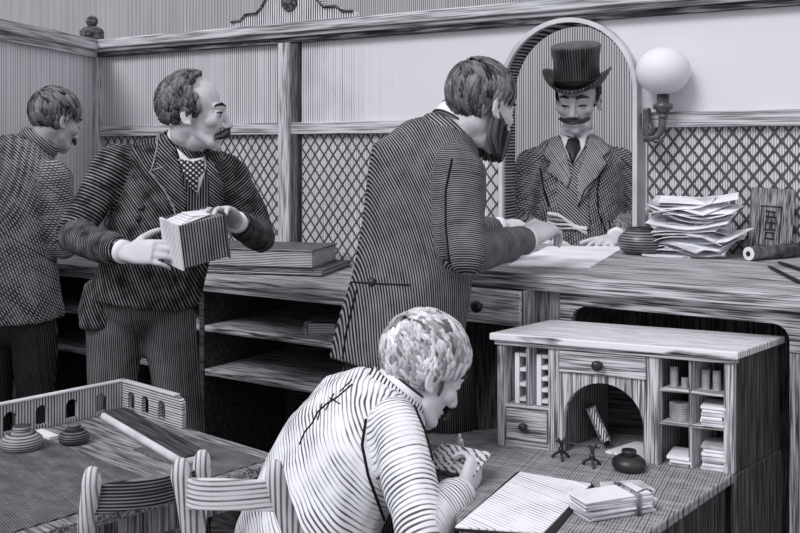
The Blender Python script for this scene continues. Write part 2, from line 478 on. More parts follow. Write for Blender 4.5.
# ------------------------------------------------------------------ counters
CZ = 1.15
def counter_right():
    t = thing('service_counter', 'long high counter running under the ticket window to the right edge', 'counter', WB, ROT)
    F = -.93
    MB().bb(-.50, 1.12, F, -.052, CZ - .045, CZ).build('countertop', M_woodtop, t, local=True, bevel=.006)
    # front apron with round-cornered kneehole
    ap = [(.09, 1.0), (.125, 1.0)] + [(.125 + .05 - .05 * math.cos(a), 1.03 + .04 * math.sin(a)) for a in [PI / 2 * i / 6 for i in range(7)]] + \
         [(.66, 1.07)] + [(.66 + .04 * math.sin(a), 1.03 + .04 * math.cos(a)) for a in [PI / 2 * i / 6 for i in range(1, 7)]] + [(.70, 1.0), (1.12, 1.0), (1.12, CZ - .045), (.09, CZ - .045)]
    MB().bb(.70, 1.12, F + .025, F + .05, 0, 1.0).build('end_panel', M_midv, t, local=True)
    MB().bb(.09, .125, F + .025, F + .05, 0, 1.0).build('stile', M_midv, t, local=True)
    MB().plate(ap, [], F + .025, F + .05, xz).build('apron', M_midap, t, local=True)
    MB().bb(.11, 1.1, -.35, -.33, 0, CZ - .045).build('recess_panel', M_darkv, t, local=True)  # dark wood paints the shade under the counter
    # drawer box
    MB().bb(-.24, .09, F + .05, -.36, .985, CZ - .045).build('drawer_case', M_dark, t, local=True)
    dr = MB().bb(-.215, -.015, F - .012, F + .05, 1.0, CZ - .050).build('drawer', M_drawer, t, local=True, bevel=.004)
    MB().lathe([(.008, 0), (.008, .012), (.016, .018), (.017, .026), (.010, .033)], (-.142, F - .012, 1.05), 20, Matrix.Rotation(PI / 2, 3, 'X')).build('knob', M_iron, dr, True, local=True)
    MB().bb(-.012, .010, F - .004, F + .05, .985, CZ - .045).build('stile', M_woodv, t, local=True, bevel=.004)
    MB().bb(.010, .09, F + .035, F + .05, .985, CZ - .045).build('end_panel', M_midv, t, local=True)
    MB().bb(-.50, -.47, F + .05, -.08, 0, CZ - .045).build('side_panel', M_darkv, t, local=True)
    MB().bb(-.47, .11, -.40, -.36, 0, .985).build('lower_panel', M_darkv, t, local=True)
M_drawer = wood('drawer_front_wood', 'X', .64, lo=.42, hi=.95, fine=260)
M_midap = wood('apron_lines', 'X', .46, lo=.22, hi=.72, fine=260)
counter_right()
LZ = 1.0
def counter_left():
    t = thing('shelf_counter', 'lower counter with open shelves behind the man with the thick ledger', 'counter', WB, ROT)
    F = -.603; s0, s1 = CS + .16, -.53
    MB().bb(s0, s1, F, -.05, LZ - .035, LZ).build('countertop', M_woodtop, t, local=True, bevel=.005)
    MB().bb(s0, s1, F + .015, F + .04, LZ - .06, LZ - .035).build('edge_moulding', M_rail, t, local=True, bevel=.004)
    MB().bb(s0, s1, F + .04, -.04, .775, .80).build('shelf', M_shelf, t, local=True, bevel=.003)
    MB().bb(s0, s1, F + .04, -.04, .60, .625).build('shelf', M_shelf, t, local=True, bevel=.003)
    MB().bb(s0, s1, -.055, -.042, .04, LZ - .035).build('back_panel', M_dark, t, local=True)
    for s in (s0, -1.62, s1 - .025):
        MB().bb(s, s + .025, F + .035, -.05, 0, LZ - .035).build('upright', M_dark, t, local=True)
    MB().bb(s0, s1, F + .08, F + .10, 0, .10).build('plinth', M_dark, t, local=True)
counter_left()

# ------------------------------------------------------------------ books
def ledger(name, label, cat, loc, rz, L, D, H, tilt=None, spine_left=True, mats=None, group=None, edge=None):
    t = thing(name, label, cat, loc, rz, group)
    if tilt: t.rotation_euler = tilt
    cm, pm = mats or (M_bookc, edge or M_edgez)
    b = .006
    MB().bb(b, L - b, .006, D - b, b, H - b).build('page_block', pm, t, local=True)
    cv = MB().bb(0, L, 0, D, 0, b).bb(0, L, 0, D, H - b, H)
    sp = []
    for i in range(9):
        a = -PI / 2 + PI * i / 8
        sp.append((-.012 * math.cos(a), H / 2 + H / 2 * math.sin(a)))
    cv.plate([(x, z) for x, z in sp] + [(.006, H), (.006, 0)], [], 0, D, lambda x, z, tt: V((x, tt, z)))
    cv.build('cover', cm, t, local=True, bevel=.002)
    return t
M_bookc = hatch('book_cloth', .008, .62, Y, nscale=(6, 14, 14), wob=.4, var=.35, light=.62)
M_booktop = hatch('book_cloth_dark', .009, .70, (0, 1, 1), nscale=(6, 14, 14), wob=.4, var=.4, light=.6)
# two account books on the lower counter
def bk(px, py, z): return on(px, py, z)
BR = -math.radians(14)
def bookat(px, d, L, z):
    q = P(px, 150, d); return V((q.x - math.cos(BR) * L, q.y - math.sin(BR) * L, z))
ledger('account_book', 'wide flat account book lying lowest on the lower counter', 'book', bookat(322, 3.93, .60, LZ), BR, .60, .38, .026, mats=(M_booktop, M_edgez))
ledger('account_book', 'thick dark account book lying on top of a wider flat book', 'book', bookat(313, 3.97, .56, LZ + .026), BR, .56, .32, .076, mats=(M_booktop, M_edgez))
a = on(306, 336, .80)
ledger('shelf_book', 'short thick book lying on the upper shelf beside the clerk\'s coat', 'book', a, -.1, .115, .2, .055, mats=(M_bookc, M_edgez))

# ------------------------------------------------------------------ writing desk with pigeonhole cabinet
HR = -math.radians(24)
HA = V((.25, 2.576, 0)); HZ = .74
hx = V((math.cos(HR), math.sin(HR), 0)); hy0 = V((-math.sin(HR), math.cos(HR), 0))
SK = .34                                   # the cabinet's sides run back at a slant
hy = hy0 + hx * SK
def Hp(x, y, z): return HA + hx * x + hy * y + V((0, 0, z))
HW, HD, HT = .58, .25, 1.03
def desk():
    t = thing('writing_desk', 'wooden writing desk in the right foreground under the pigeonhole cabinet', 'desk', (HA.x, HA.y, 0))
    pts = [(.055, 2.68), tuple(Hp(0, HD, 0).xy), tuple(Hp(HW, HD, 0).xy), tuple(Hp(HW, -.012, 0).xy), (.42, 1.90), (.135, 1.90)]
    m = MB().plate(pts, [], HZ - .022, HZ, lambda x, y, z: V((x, y, z)))
    o = m.build('desktop', M_deskt, None, bevel=.004)
    # grain follows the desk: give the object its own turned frame
    R = Matrix.Rotation(-HR, 4, 'Z')
    o.data.transform(R @ Matrix.Translation(-V((HA.x, HA.y, 0)))); o.parent = t; o.rotation_euler = (0, 0, HR)
    p2 = [tuple(Hp(.12, HD - .01, 0).xy), tuple(Hp(HW - .02, HD - .01, 0).xy), tuple(Hp(HW - .02, -.03, 0).xy), (.415, 1.96), (.33, 1.96)]
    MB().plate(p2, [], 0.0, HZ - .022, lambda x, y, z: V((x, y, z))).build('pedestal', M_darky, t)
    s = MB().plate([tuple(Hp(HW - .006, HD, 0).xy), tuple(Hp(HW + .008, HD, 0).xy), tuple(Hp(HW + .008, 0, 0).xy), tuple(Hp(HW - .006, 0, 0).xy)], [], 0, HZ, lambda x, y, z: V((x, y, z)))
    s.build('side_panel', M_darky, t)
    for q in ((.10, 2.6), (.17, 1.94)):
        MB().lathe([(.022, 0), (.03, .06), (.018, .1), (.026, .35), (.03, .6), (.03, HZ - .022)], (q[0], q[1], 0), 16).build('leg', M_wood, t, True)
desk()

def cabinet():
    t = thing('pigeonhole_cabinet', 'wooden pigeonhole cabinet with arched recess standing on the writing desk', 'cabinet', (HA.x, HA.y, HZ), HR)
    B = lambda *a: MB().bb(*a)
    H = HT - HZ
    def part(n, mb, m, par=t, bev=.002, sm=False):
        mb.v = [V((v.x + SK * v.y, v.y, v.z)) for v in mb.v]
        return mb.build(n, m, par, sm, local=True, bevel=bev)
    part('top_board', B(-.012, HW + .016, -.014, HD, H - .018, H), M_cabtop, bev=.003)
    part('cornice', B(-.004, HW + .006, -.006, .02, H - .03, H - .018), M_wood)
    part('side_panel', B(HW - .012, HW, .012, HD, 0, H - .018), M_darky)  # right side darker than the left: its shade is in the colour
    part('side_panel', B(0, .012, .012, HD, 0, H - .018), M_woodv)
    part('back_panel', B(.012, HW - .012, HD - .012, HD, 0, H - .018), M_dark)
    for x0, x1 in ((0, .02), (.135, .162), (.38, .408), (.558, HW)):
        part('stile', B(x0, x1, 0, .02, 0, H - .03), M_woodv)
    for x in (.145, .39):
        part('partition', B(x, x + .01, .02, HD - .012, 0, H - .02), M_woodv2)
    part('base_rail', B(.02, .135, .004, .02, 0, .018), M_wood)
    # left bay
    part('shelf_board', B(.012, .145, .004, HD - .012, .100, .108), M_wood)
    part('divider', B(.074, .081, .004, HD - .012, .108, H - .03), M_woodv)
    d = part('drawer', B(.024, .131, .0, .10, .020, .098), M_wood)
    part('knob', MB().lathe([(.004, 0), (.004, .008), (.010, .012), (.010, .018), (.005, .022)], (.078, 0, .058), 18, Matrix.Rotation(PI / 2, 3, 'X')), M_iron, d, 0, True)
    # centre bay
    d = part('drawer', B(.164, .378, -.002, .15, .203, H - .032), M_wood)
    part('knob', MB().lathe([(.005, 0), (.005, .010), (.012, .014), (.013, .022), (.007, .028)], (.271, -.002, .231), 18, Matrix.Rotation(PI / 2, 3, 'X')), M_iron, d, 0, True)
    r = .099
    ar = [(.162, 0), (.271 - r, 0)] + list(reversed(arc(.271, .085, r, 0, PI, 24))) + [(.271 + r, 0), (.38, 0), (.38, .203), (.162, .203)]
    part('arch_panel', MB().plate(ar, [], .004, .018, xz), M_woodv, bev=0)
    part('recess_lining', B(.372, .388, .02, HD - .02, 0, .2), M_midy, bev=0)
    # right bay: two columns, three rows
    part('divider', B(.476, .484, .004, HD - .012, 0, H - .03), M_woodv)
    for z in (.098, .178):
        part('shelf_board', B(.408, .56, .004, HD - .012, z, z + .008), M_wood)
    return t
M_cabtop = hatch('cabinet_top', .009, .16, Y, nscale=(4, 18, 18), wob=.5, var=.4, light=.88)
M_woodv2 = hatch('inner_wood', .008, .6, Y, nscale=(20, 20, 3), wob=.4, var=.3, light=.6)
M_midy = hatch('lining_lines', .008, .45, Y, nscale=(10, 10, 2), wob=.3, var=.3, light=.66)
cabinet()

# contents of the pigeonholes
def at_h(x, y, z): return Hp(x, y, z)
for x, n, lab in ((.034, 3, 'pale notched index file in the left upright slot of the cabinet'), (.092, 4, 'pale notched index file in the second upright slot of the cabinet')):
    t = thing('index_file', lab, 'file', at_h(x, .02, HZ + .108), HR, 'notched files in the upright slots')
    MB().bb(0, .013, 0, .06, 0, .130).build('spine', M_papr2, t, local=True, bevel=.002)
    for i in range(n + 1):
        z = .006 + i * (.115 / n)
        MB().bb(.013, .029, .004, .05, z, z + .009).build('tab', M_papr2, t, local=True)
def coins(x, y, z, r, n, lab):
    t = thing('coin_stack', lab, 'coins', at_h(x, y, HZ + z), HR, 'stacks of coins in the cabinet')
    prof = []
    for i in range(n):
        zz = i * .006
        prof += [(r * .93, zz), (r, zz + .0012), (r, zz + .0048), (r * .93, zz + .006)]
    MB().lathe(prof, seg=20).build('coins', M_edgez2, t, local=True)
M_edgez2 = plain('coin_silver', .62, rough=.4, spec=.5, var=.15, scale=30)
coins(.428, .035, .186, .010, 8, 'tall stack of coins at the left of the top left cell')
coins(.456, .03, .186, .009, 4, 'short stack of coins in the top left cell')
coins(.502, .035, .186, .010, 8, 'coin stack at the left of the top right cell')
coins(.530, .03, .186, .010, 8, 'coin stack at the right of the top right cell')
coins(.440, .04, .106, .026, 7, 'wide drum-like stack in the middle left cell')
def stack(x0, x1, z, n, th, lab, par='paper_bundle', jit=.006):
    t = thing(par, lab, 'papers', at_h((x0 + x1) / 2, .05, HZ + z), HR, 'paper bundles in the cabinet')
    zz = 0
    for i in range(n):
        w = (x1 - x0) * random.uniform(.82, 1)
        a = random.uniform(-.05, .05)
        mb = MB(); mb.box((random.uniform(-jit, jit) * .5, random.uniform(-.012, .006), zz + th / 2), (w, .085, th * .8), Matrix.Rotation(a, 3, 'Z'))
        mb.build('folded_sheet', M_papr2 if i % 3 else M_papr3, t, local=True, bevel=.001)
        zz += th
stack(.488, .546, .106, 6, .008, 'stack of folded papers in the middle right cell')
stack(.412, .470, 0, 3, .009, 'low heap of crumpled papers in the bottom left cell')
stack(.488, .546, 0, 7, .0085, 'thick stack of papers in the bottom right cell')

# things in and before the arched recess
def lean_book():
    t = thing('leaning_book', 'small book leaning back inside the arched recess', 'book', at_h(.225, .10, HZ), HR)
    R = Matrix.Rotation(-.45, 3, 'Y') @ Matrix.Rotation(.35, 3, 'Z')
    MB().box(R @ V((.0, 0, .05)) + V((0, 0, .012)), (.014, .06, .088), R).build('page_block', M_edge, t, local=True)
    c = MB()
    for s in (-1, 1): c.box(R @ V((.010 * s, 0, .05)) + V((0, 0, .012)), (.004, .066, .095), R)
    c.build('cover', M_midv, t, local=True)
lean_book()
def flat_sheet(name, lab, cat, pts, mat, th=.002, group=None, curl=0):
    c = sum((V(p) for p in pts), V((0, 0, 0))) / len(pts)
    t = thing(name, lab, cat, c, 0, group)
    MB().plate([(p[0] - c.x, p[1] - c.y) for p in pts], [], 0, th, lambda x, y, z: V((x, y, z))).build('sheet', mat, t, local=True)
    return t
flat_sheet('recess_papers', 'loose pale papers lying on the floor of the arched recess', 'papers', [at_h(.255, .045, HZ), at_h(.36, .03, HZ), at_h(.365, .15, HZ), at_h(.27, .16, HZ)], M_paper, .006)
def pen_rest():
    c = on(575, 462, HZ)
    t = thing('pen_rest', 'black wrought iron pen rest on two little tripod stands in front of the recess', 'pen rest', c)
    ps = []
    for px, py in ((561, 459), (592, 466)):
        q = on(px, py, HZ)
        mb = MB()
        for a in (2.6, .4, -1.6):
            d = V((math.cos(a), math.sin(a), 0))
            mb.tube([q + d * .022 + V((0, 0, .003)), q + d * .015 + V((0, 0, .011)), q + V((0, 0, .02))], [.004, .003, .004], 8, round_ends=True)
        mb.tube([q + V((0, 0, .018)), q + V((.002, 0, .035)), q + V((-.006, 0, .050))], [.004, .005, .003], 8, round_ends=True)
        mb.tube([q + V((0, 0, .036)), q + V((.010, 0, .052))], [.004, .003], 8, round_ends=True)
        mb.ell(q + V((0, 0, .024)), .007).build('stand', M_iron, t, True)
        ps.append(q)
    MB().tube([ps[0] + V((-.012, 0, .044)), ps[1] + V((.016, 0, .044))], .0028, 8, round_ends=True).build('cross_bar', M_iron, t, True)
pen_rest()
def inkwell(name, lab, c, r, h, mat, cap=None, cat='inkwell', group=None):
    t = thing(name, lab, cat, c, 0, group)
    MB().lathe([(r * .72, 0), (r * .92, h * .12), (r, h * .3), (r * .93, h * .52), (r * .62, h * .70), (r * .45, h * .76)]).build('bowl', mat, t, True, local=True) if False else None
    m = MB().lathe([(r * .72, 0), (r * .92, h * .12), (r, h * .3), (r * .93, h * .52), (r * .66, h * .70), (r * .42, h * .74)]); m.build('bowl', mat, t, True, local=True)
    MB().lathe([(r * .40, h * .72), (r * .36, h * .80), (r * .44, h * .92), (r * .42, h), (r * .2, h)]).build('neck', cap or mat, t, True, local=True)
    return t
inkwell('inkwell', 'squat black inkwell on the desk before the arched recess', on(629, 470, HZ), .041, .048, M_iron)

# papers on the desk
flat_sheet('writing_sheet', 'large white written sheet lying on the writing desk', 'paper', [on(520, 473, HZ + .006), on(591, 485, HZ + .006), on(543, 534, HZ + .006), on(455, 528, HZ + .006)], M_paper, .003)
flat_sheet('blotting_pad', 'dark edged writing pad under the large white sheet', 'pad', [on(517, 474, HZ), on(594, 487, HZ), on(549, 541, HZ), on(453, 531, HZ)], M_ink, .006)
def tied_bundle():
    c = on(612, 512, HZ)
    t = thing('tied_bundle', 'bundle of folded letters tied with string on the desk', 'letters', c, .38)
    z = 0
    for i in range(9):
        a = random.uniform(-.09, .09)
        w = random.uniform(.155, .175); hh = .0048
        MB().box((random.uniform(-.008, .008), random.uniform(-.004, .004), z + hh / 2), (w, .075 * random.uniform(.9, 1.05), hh * .8), Matrix.Rotation(a, 3, 'Z')).build('letter', M_papr2 if i % 2 == 0 else M_papr3, t, local=True, bevel=.001)
        z += hh
    x = .035; yy = .042; zt = z + .001
    st = MB(); st.tube([(x, -yy, 0.002), (x, -yy, zt), (x, yy, zt), (x, yy, .002)], .0032, 8)
    st.tube([(x + .006, -yy - .001, .002), (x + .006, -yy - .001, zt), (x + .008, yy, zt), (x + .008, yy, .002)], .0025, 8)
    st.tube([(x, -.03, zt), (x + .02, -.045, zt + .012), (x + .035, -.04, zt + .004)], .0022, 8).build('string', M_midv, t, True, local=True)
tied_bundle()
flat_sheet('folded_letter', 'single folded letter lying behind the tied bundle', 'letter', [on(600, 484, HZ), on(640, 482, HZ), on(656, 492, HZ), on(600, 505, HZ)], M_papr3, .005)

# ------------------------------------------------------------------ things on the high counter
flat_sheet('counter_sheet', 'blank white sheet of paper lying on the counter before the clerk', 'paper', [on(548, 247, CZ), on(626, 247, CZ), on(590, 268, CZ), on(508, 266, CZ)], M_papr2, .003)
q = on(641, 254, CZ)
def pot():
    t = thing('round_inkpot', 'round lined stoneware inkpot on the counter at the foot of the arch', 'inkpot', q)
    MB().lathe([(.046, 0), (.066, .012), (.078, .034), (.074, .056), (.055, .076), (.040, .084)]).build('bowl', M_ware, t, True, local=True)
    MB().lathe([(.042, .080), (.044, .086), (.036, .090), (.030, .084), (.012, .080)]).build('rim', M_iron, t, True, local=True)
pot()
def paper_heap():
    rnd = random.Random(5)
    base = Wp(.245, -.17, CZ)
    z = 0
    labels = ['white sheet low in the heap of papers against the lattice', 'white sheet in the middle of the heap of papers against the lattice', 'white sheet high in the heap of papers against the lattice']
    for i in range(30):
        L = rnd.uniform(.16, .27); D = rnd.uniform(.10, .16)
        a = ROT + rnd.uniform(-.35, .35)
        c = base + V((rnd.uniform(-.045, .045), rnd.uniform(-.03, .02), 0))
        o = MB(); nx = 8
        tl = rnd.uniform(-.07, .10); k = rnd.uniform(-.02, .03); tw = rnd.uniform(-.03, .26)
        vs = []; fs = []
        for ii in range(nx + 1):
            for jj in (0, 1):
                u = ii / nx - .5
                vs.append(V((u * L, (jj - .5) * D, k * (4 * u * u) + .0022 * math.sin(u * 9 + i))))
        m = len(vs)
        vs += [v + V((0, 0, .0022)) for v in vs]
        for ii in range(nx):
            q0 = ii * 2
            fs += [(q0, q0 + 2, q0 + 3, q0 + 1), (m + q0, m + q0 + 1, m + q0 + 3, m + q0 + 2), (q0, m + q0, m + q0 + 2, q0 + 2), (q0 + 1, q0 + 3, m + q0 + 3, m + q0 + 1)]
        fs += [(0, 1, m + 1, m), (nx * 2, m + nx * 2, m + nx * 2 + 1, nx * 2 + 1)]
        ob = o.add(vs, fs).build('loose_sheet', [M_papr2, M_papr2, M_papr2, M_papr3, M_papr2][i % 5])
        ob.location = (c.x, c.y, CZ + .002 + z); ob.rotation_euler = (tw if i else 0, tl if i else 0, a)
        tag(ob, labels[min(2, i * 3 // 30)], 'paper', 'heap of loose papers on the counter')
        z += .0062
    f = flat_sheet('hanging_sheet', 'white sheet sliding out of the foot of the paper heap towards the counter edge', 'paper', [on(673, 250, CZ), on(689, 259, CZ), on(716, 249, CZ), on(700, 246, CZ)], M_papr2, .004)
paper_heap()
def notice():
    c = P(768, 247, 3.285); c.z = CZ
    R = ROT + .15
    t = thing('notice_card', 'upright grey card with framed lettering leaning on the lattice at right', 'card', c, R)
    t.rotation_euler = (-.10, .05, R)
    w, h = .135, .225
    MB().plate([(-w / 2, 0), (w / 2, 0), (w / 2 + .006, h), (-w / 2 + .003, h)], [], 0, .012, xz).build('board', wood('card_grain', 'Z', .46, lo=.24, hi=.62, fine=330, long=14), t, local=True, bevel=.002)
    fr = MB()
    for a, b in (((-.032, .035), (-.028, .165)), ((.030, .035), (.034, .165)), ((-.032, .165), (.034, .165)), ((-.032, .035), (.03, .035))):
        fr.tube([(a[0], -.002, a[1]), (b[0], -.002, b[1])], .0018, 6)
    fr.build('border', M_ink, t, local=True)
    le = MB()
    strokes = [((-.016, .15), (.016, .146)), ((-.006, .150), (-.008, .118)), ((.010, .148), (.010, .128)), ((-.016, .132), (.018, .130)),
               ((-.016, .112), (.018, .110)), ((-.014, .116), (-.014, .090)), ((.004, .114), (.004, .092)), ((-.018, .088), (.018, .090)),
               ((-.014, .080), (.014, .078)), ((-.010, .082), (-.012, .060)), ((.010, .080), (.012, .060)), ((-.014, .060), (.016, .058))]
    for a, b in strokes: le.tube([(a[0], -.002, a[1]), (b[0], -.002, b[1])], .0022, 6)
    le.build('lettering', M_ink, t, local=True)
notice()
def roll():
    a = on(749, 261, CZ); b = on(797, 257, CZ)
    t = thing('paper_roll', 'rolled document lying before the upright card', 'scroll', a)
    r = .023
    up = V((0, 0, r))
    dr = (b - a).normalized()
    MB().tube([a + up, b + up], [r, r], 24).build('roll', plain('roll_paper', .36, var=.16, scale=40), t, True)
    MB().tube([a + up - dr * .003, a + up + dr * .002], [r * .92, r * .92], 24).build('open_end', M_papr2, t)
    MB().tube([a + up - dr * .005, a + up - dr * .002], [r * .35, r * .35], 16).build('core', M_ink, t)
roll()
for (p0, p1, lab) in (((768, 268), (799, 284), 'dark pen lying nearest the counter edge at right'), ((778, 264), (802, 272), 'short dark pencil lying just behind the other pen at right')):
    a = on(*p0, CZ) + V((0, 0, .006)); b = on(*p1, CZ) + V((0, 0, .006))
    o = thing('pen', lab, 'pen', a - V((0, 0, .006)), 0, 'pens at the right of the counter')
    MB().tube([a, a.lerp(b, .15), b], [.0025, .005, .0055], 10, round_ends=True).build('holder', M_ink, o, True)

# ------------------------------------------------------------------ left table with gallery
TO = V((-.812, 2.92, 0)); TR = -math.radians(42)
tx = V((math.cos(TR), math.sin(TR), 0)); ty = V((-math.sin(TR), math.cos(TR), 0))
def Tp(x, y, z): return TO + tx * x + ty * y + V((0, 0, z))
TZ = .74
def left_table():
    t = thing('gallery_table', 'low writing table at left with a gallery of arched holes', 'table', TO, TR)
    part = lambda n, mb, m, bev=.003: mb.build(n, m, t, local=True, bevel=bev)
    part('tabletop', MB().bb(-.02, .70, -.80, .02, TZ - .025, TZ), M_table)
    # galleries
    def hole(c, w, h0, h1):
        r = w / 2
        return [(c - r, h0), (c + r, h0)] + arc(c, h1 - r, r, 0, PI, 10)
    Lg = .80
    holes = [hole(x, .034, .012, .064) for x in (-.075, -.165, -.255, -.345, -.435, -.525, -.615, -.705)]
    part('gallery', MB().plate([(-Lg, 0), (0, 0), (0, .085), (-Lg, .085)], holes, 0, .014, lambda x, z, q: V((q - .005, x, TZ + z))), hatch('gallery_up', .0085, .34, Y, nscale=(5, 9, 3), wob=.1, var=.5, light=.72, dark=.22), .002)
    e = .30
    out = [(0, 0), (e, 0), (e, .062)] + [(e - .022 + .022 * math.cos(a), .062 + .022 * math.sin(a)) for a in [PI / 2 * i / 6 for i in range(1, 7)]] + [(0, .085)]
    part('gallery', MB().plate(out, [hole(x, .034, .012, .064) for x in (.055, .125, .205)], -.005, .009, lambda x, z, q: V((x, q, TZ + z))), hatch('gallery_side', .0072, .30, Z, nscale=(4, 9, 9), wob=.1, var=.5, light=.78, dark=.26), .002)
    part('cap_rail', MB().bb(-.008, .012, -Lg, .012, TZ + .085, TZ + .091).bb(.0, e - .03, -.008, .012, TZ + .085, TZ + .091), plain('pale_cap', .82), .002)
    part('leather_inset', MB().bb(.10, .66, -.74, -.30, TZ, TZ + .004), M_inset, .001)
    part('leather_inset', MB().bb(.36, .68, -.20, -.03, TZ, TZ + .003), M_inset, .001)
    part('frieze', MB().bb(.02, .66, -.76, -.02, TZ - .10, TZ - .025), M_midv, .002)
    for x, y in ((.05, -.05), (.63, -.05), (.05, -.74), (.63, -.74)):
        part('leg', MB().lathe([(.018, 0), (.028, .05), (.018, .09), (.024, .4), (.03, TZ - .1)], (x, y, 0), 16), M_darkv, 0)
left_table()
inkwell('stone_inkwell', 'wide pale lined inkwell at the left edge of the gallery table', on(22, 450, TZ), .052, .062, M_ware2 if 'M_ware2' in globals() else hatch('pale_ware', .006, .34, Z, nscale=(5, 5, 5), wob=.15, var=.5, light=.62, dark=.25, rough=.4))
inkwell('dark_inkwell', 'small dark inkwell on the gallery table near the arched holes', on(74, 443, TZ), .040, .048, hatch('dark_ware', .0055, .6, Z, nscale=(5, 5, 5), wob=.15, var=.5, light=.42, dark=.14, rough=.4))
def eraser():
    a = on(46, 437, TZ)
    t = thing('paper_slip', 'small white slip lying between the two inkwells', 'paper', a, -.75)
    MB().bb(-.045, .045, -.014, .014, 0, .012).build('slip', M_papr2, t, local=True, bevel=.002)
eraser()
def ruler():
    a, b = on(110, 418, TZ), on(192, 466, TZ)
    d = (b - a); L = d.length
    t = thing('long_box', 'long dark pen box with a pale rounded edge lying across the gallery table', 'pen box', a, math.atan2(d.y, d.x))
    MB().bb(0, L, -.03, .045, .0, .020).build('case', plain('pale_edge', .80, var=.1), t, local=True, bevel=.008)
    MB().bb(.006, L - .006, -.020, .044, .020, .026).build('lid', wood('box_lid', 'X', .40, lo=.12, hi=.36, fine=260, width=.35), t, local=True, bevel=.002)
ruler()

# ------------------------------------------------------------------ chairs
def chair(label, pl, pr, ztop, mat_rail, fwd):
    """pl, pr: tops of the two back posts (x, y); seat lies towards fwd"""
    pl, pr = V((pl[0], pl[1], 0)), V((pr[0], pr[1], 0))
    f = V((fwd[0], fwd[1], 0)).normalized()
    side = (pr - pl).normalized()
    c = (pl + pr) / 2
    t = thing('wooden_chair', label, 'chair', (c.x, c.y, 0), 0, 'bentwood chairs in the foreground')
    up = V((0, 0, 1)); w = (pr - pl).length
    sw = max(w, .30) / 2
    for p, sg in ((pl, -1), (pr, 1)):
        bot = c + side * sg * sw * .9 + f * .11
        pts = [bot + up * .0, bot + up * .25, bot + up * .45, p.lerp(bot, .35) + up * (.45 + (ztop - .45) * .55), p + up * (ztop - .06), p - f * .012 + up * (ztop - .016), p - f * .012 + up * ztop]
        MB().tube(pts, [.016, .018, .021, .020, .020, .020, .017], 14, round_ends=True).build('back_post', M_chair, t, True)
    def rail(z0, z1, bow, m, nm):
        mb = MB(); n = 12; vs = []; fs = []
        for i in range(n + 1):
            u = i / n; q = pl.lerp(pr, u) - f * (bow * math.sin(PI * u))
            lift = .012 * math.sin(PI * u)
            for th in (-.008, .008):
                for z in (z0, z1): vs.append(q + f * th + up * (z + lift))
        for i in range(n):
            a = i * 4; b = a + 4
            fs += [(a, b, b + 1, a + 1), (a + 2, a + 3, b + 3, b + 2), (a, a + 2, b + 2, b), (a + 1, b + 1, b + 3, a + 3)]
        fs += [(0, 1, 3, 2), (n * 4, n * 4 + 2, n * 4 + 3, n * 4 + 1)]
        mb.add(vs, fs).build(nm, m, t, False, .003)
    rail(ztop - .086, ztop - .026, .045, mat_rail, 'top_rail')
    seat = []
    dp = .34
    for k in range(28):
        a = 2 * PI * k / 28
        ca, sa = math.cos(a), math.sin(a)
        x = math.copysign(abs(ca) ** .6, ca) * (sw + .02); y = math.copysign(abs(sa) ** .6, sa) * dp / 2
        q = c + f * (dp / 2 + .05) + side * x + f * y
        seat.append((q.x, q.y))
    MB().plate(seat, [], .435, .46, lambda x, y, z: V((x, y, z))).build('seat', mat_rail, t, bevel=.006)
    for sg in (-1, 1):
        q = c + side * sg * sw * .85 + f * (dp + .0)
        MB().tube([q + up * 0 + f * .015, q + up * .25, q + up * .44], [.012, .016, .017], 12).build('leg', M_chair, t, True)
    q0 = c + side * -sw * .85; q1 = c + side * sw * .85
    MB().tube([q0 + f * dp + up * .2, q1 + f * dp + up * .2], .009, 10).build('stretcher', M_chair, t, True)
    return t
def post_xy(px, py, z):
    q = on(px, py, z); return (q.x, q.y)
chair('empty dark-railed chair drawn up to the gallery table in the left foreground', post_xy(90, 473, .84), post_xy(200, 456, .84), .84, M_chaird, (-.55, .84))
chair('pale wooden chair that the seated writing man sits on', post_xy(186, 465, .885), post_xy(280, 467, .885), .885, M_chairr, (.72, .70))

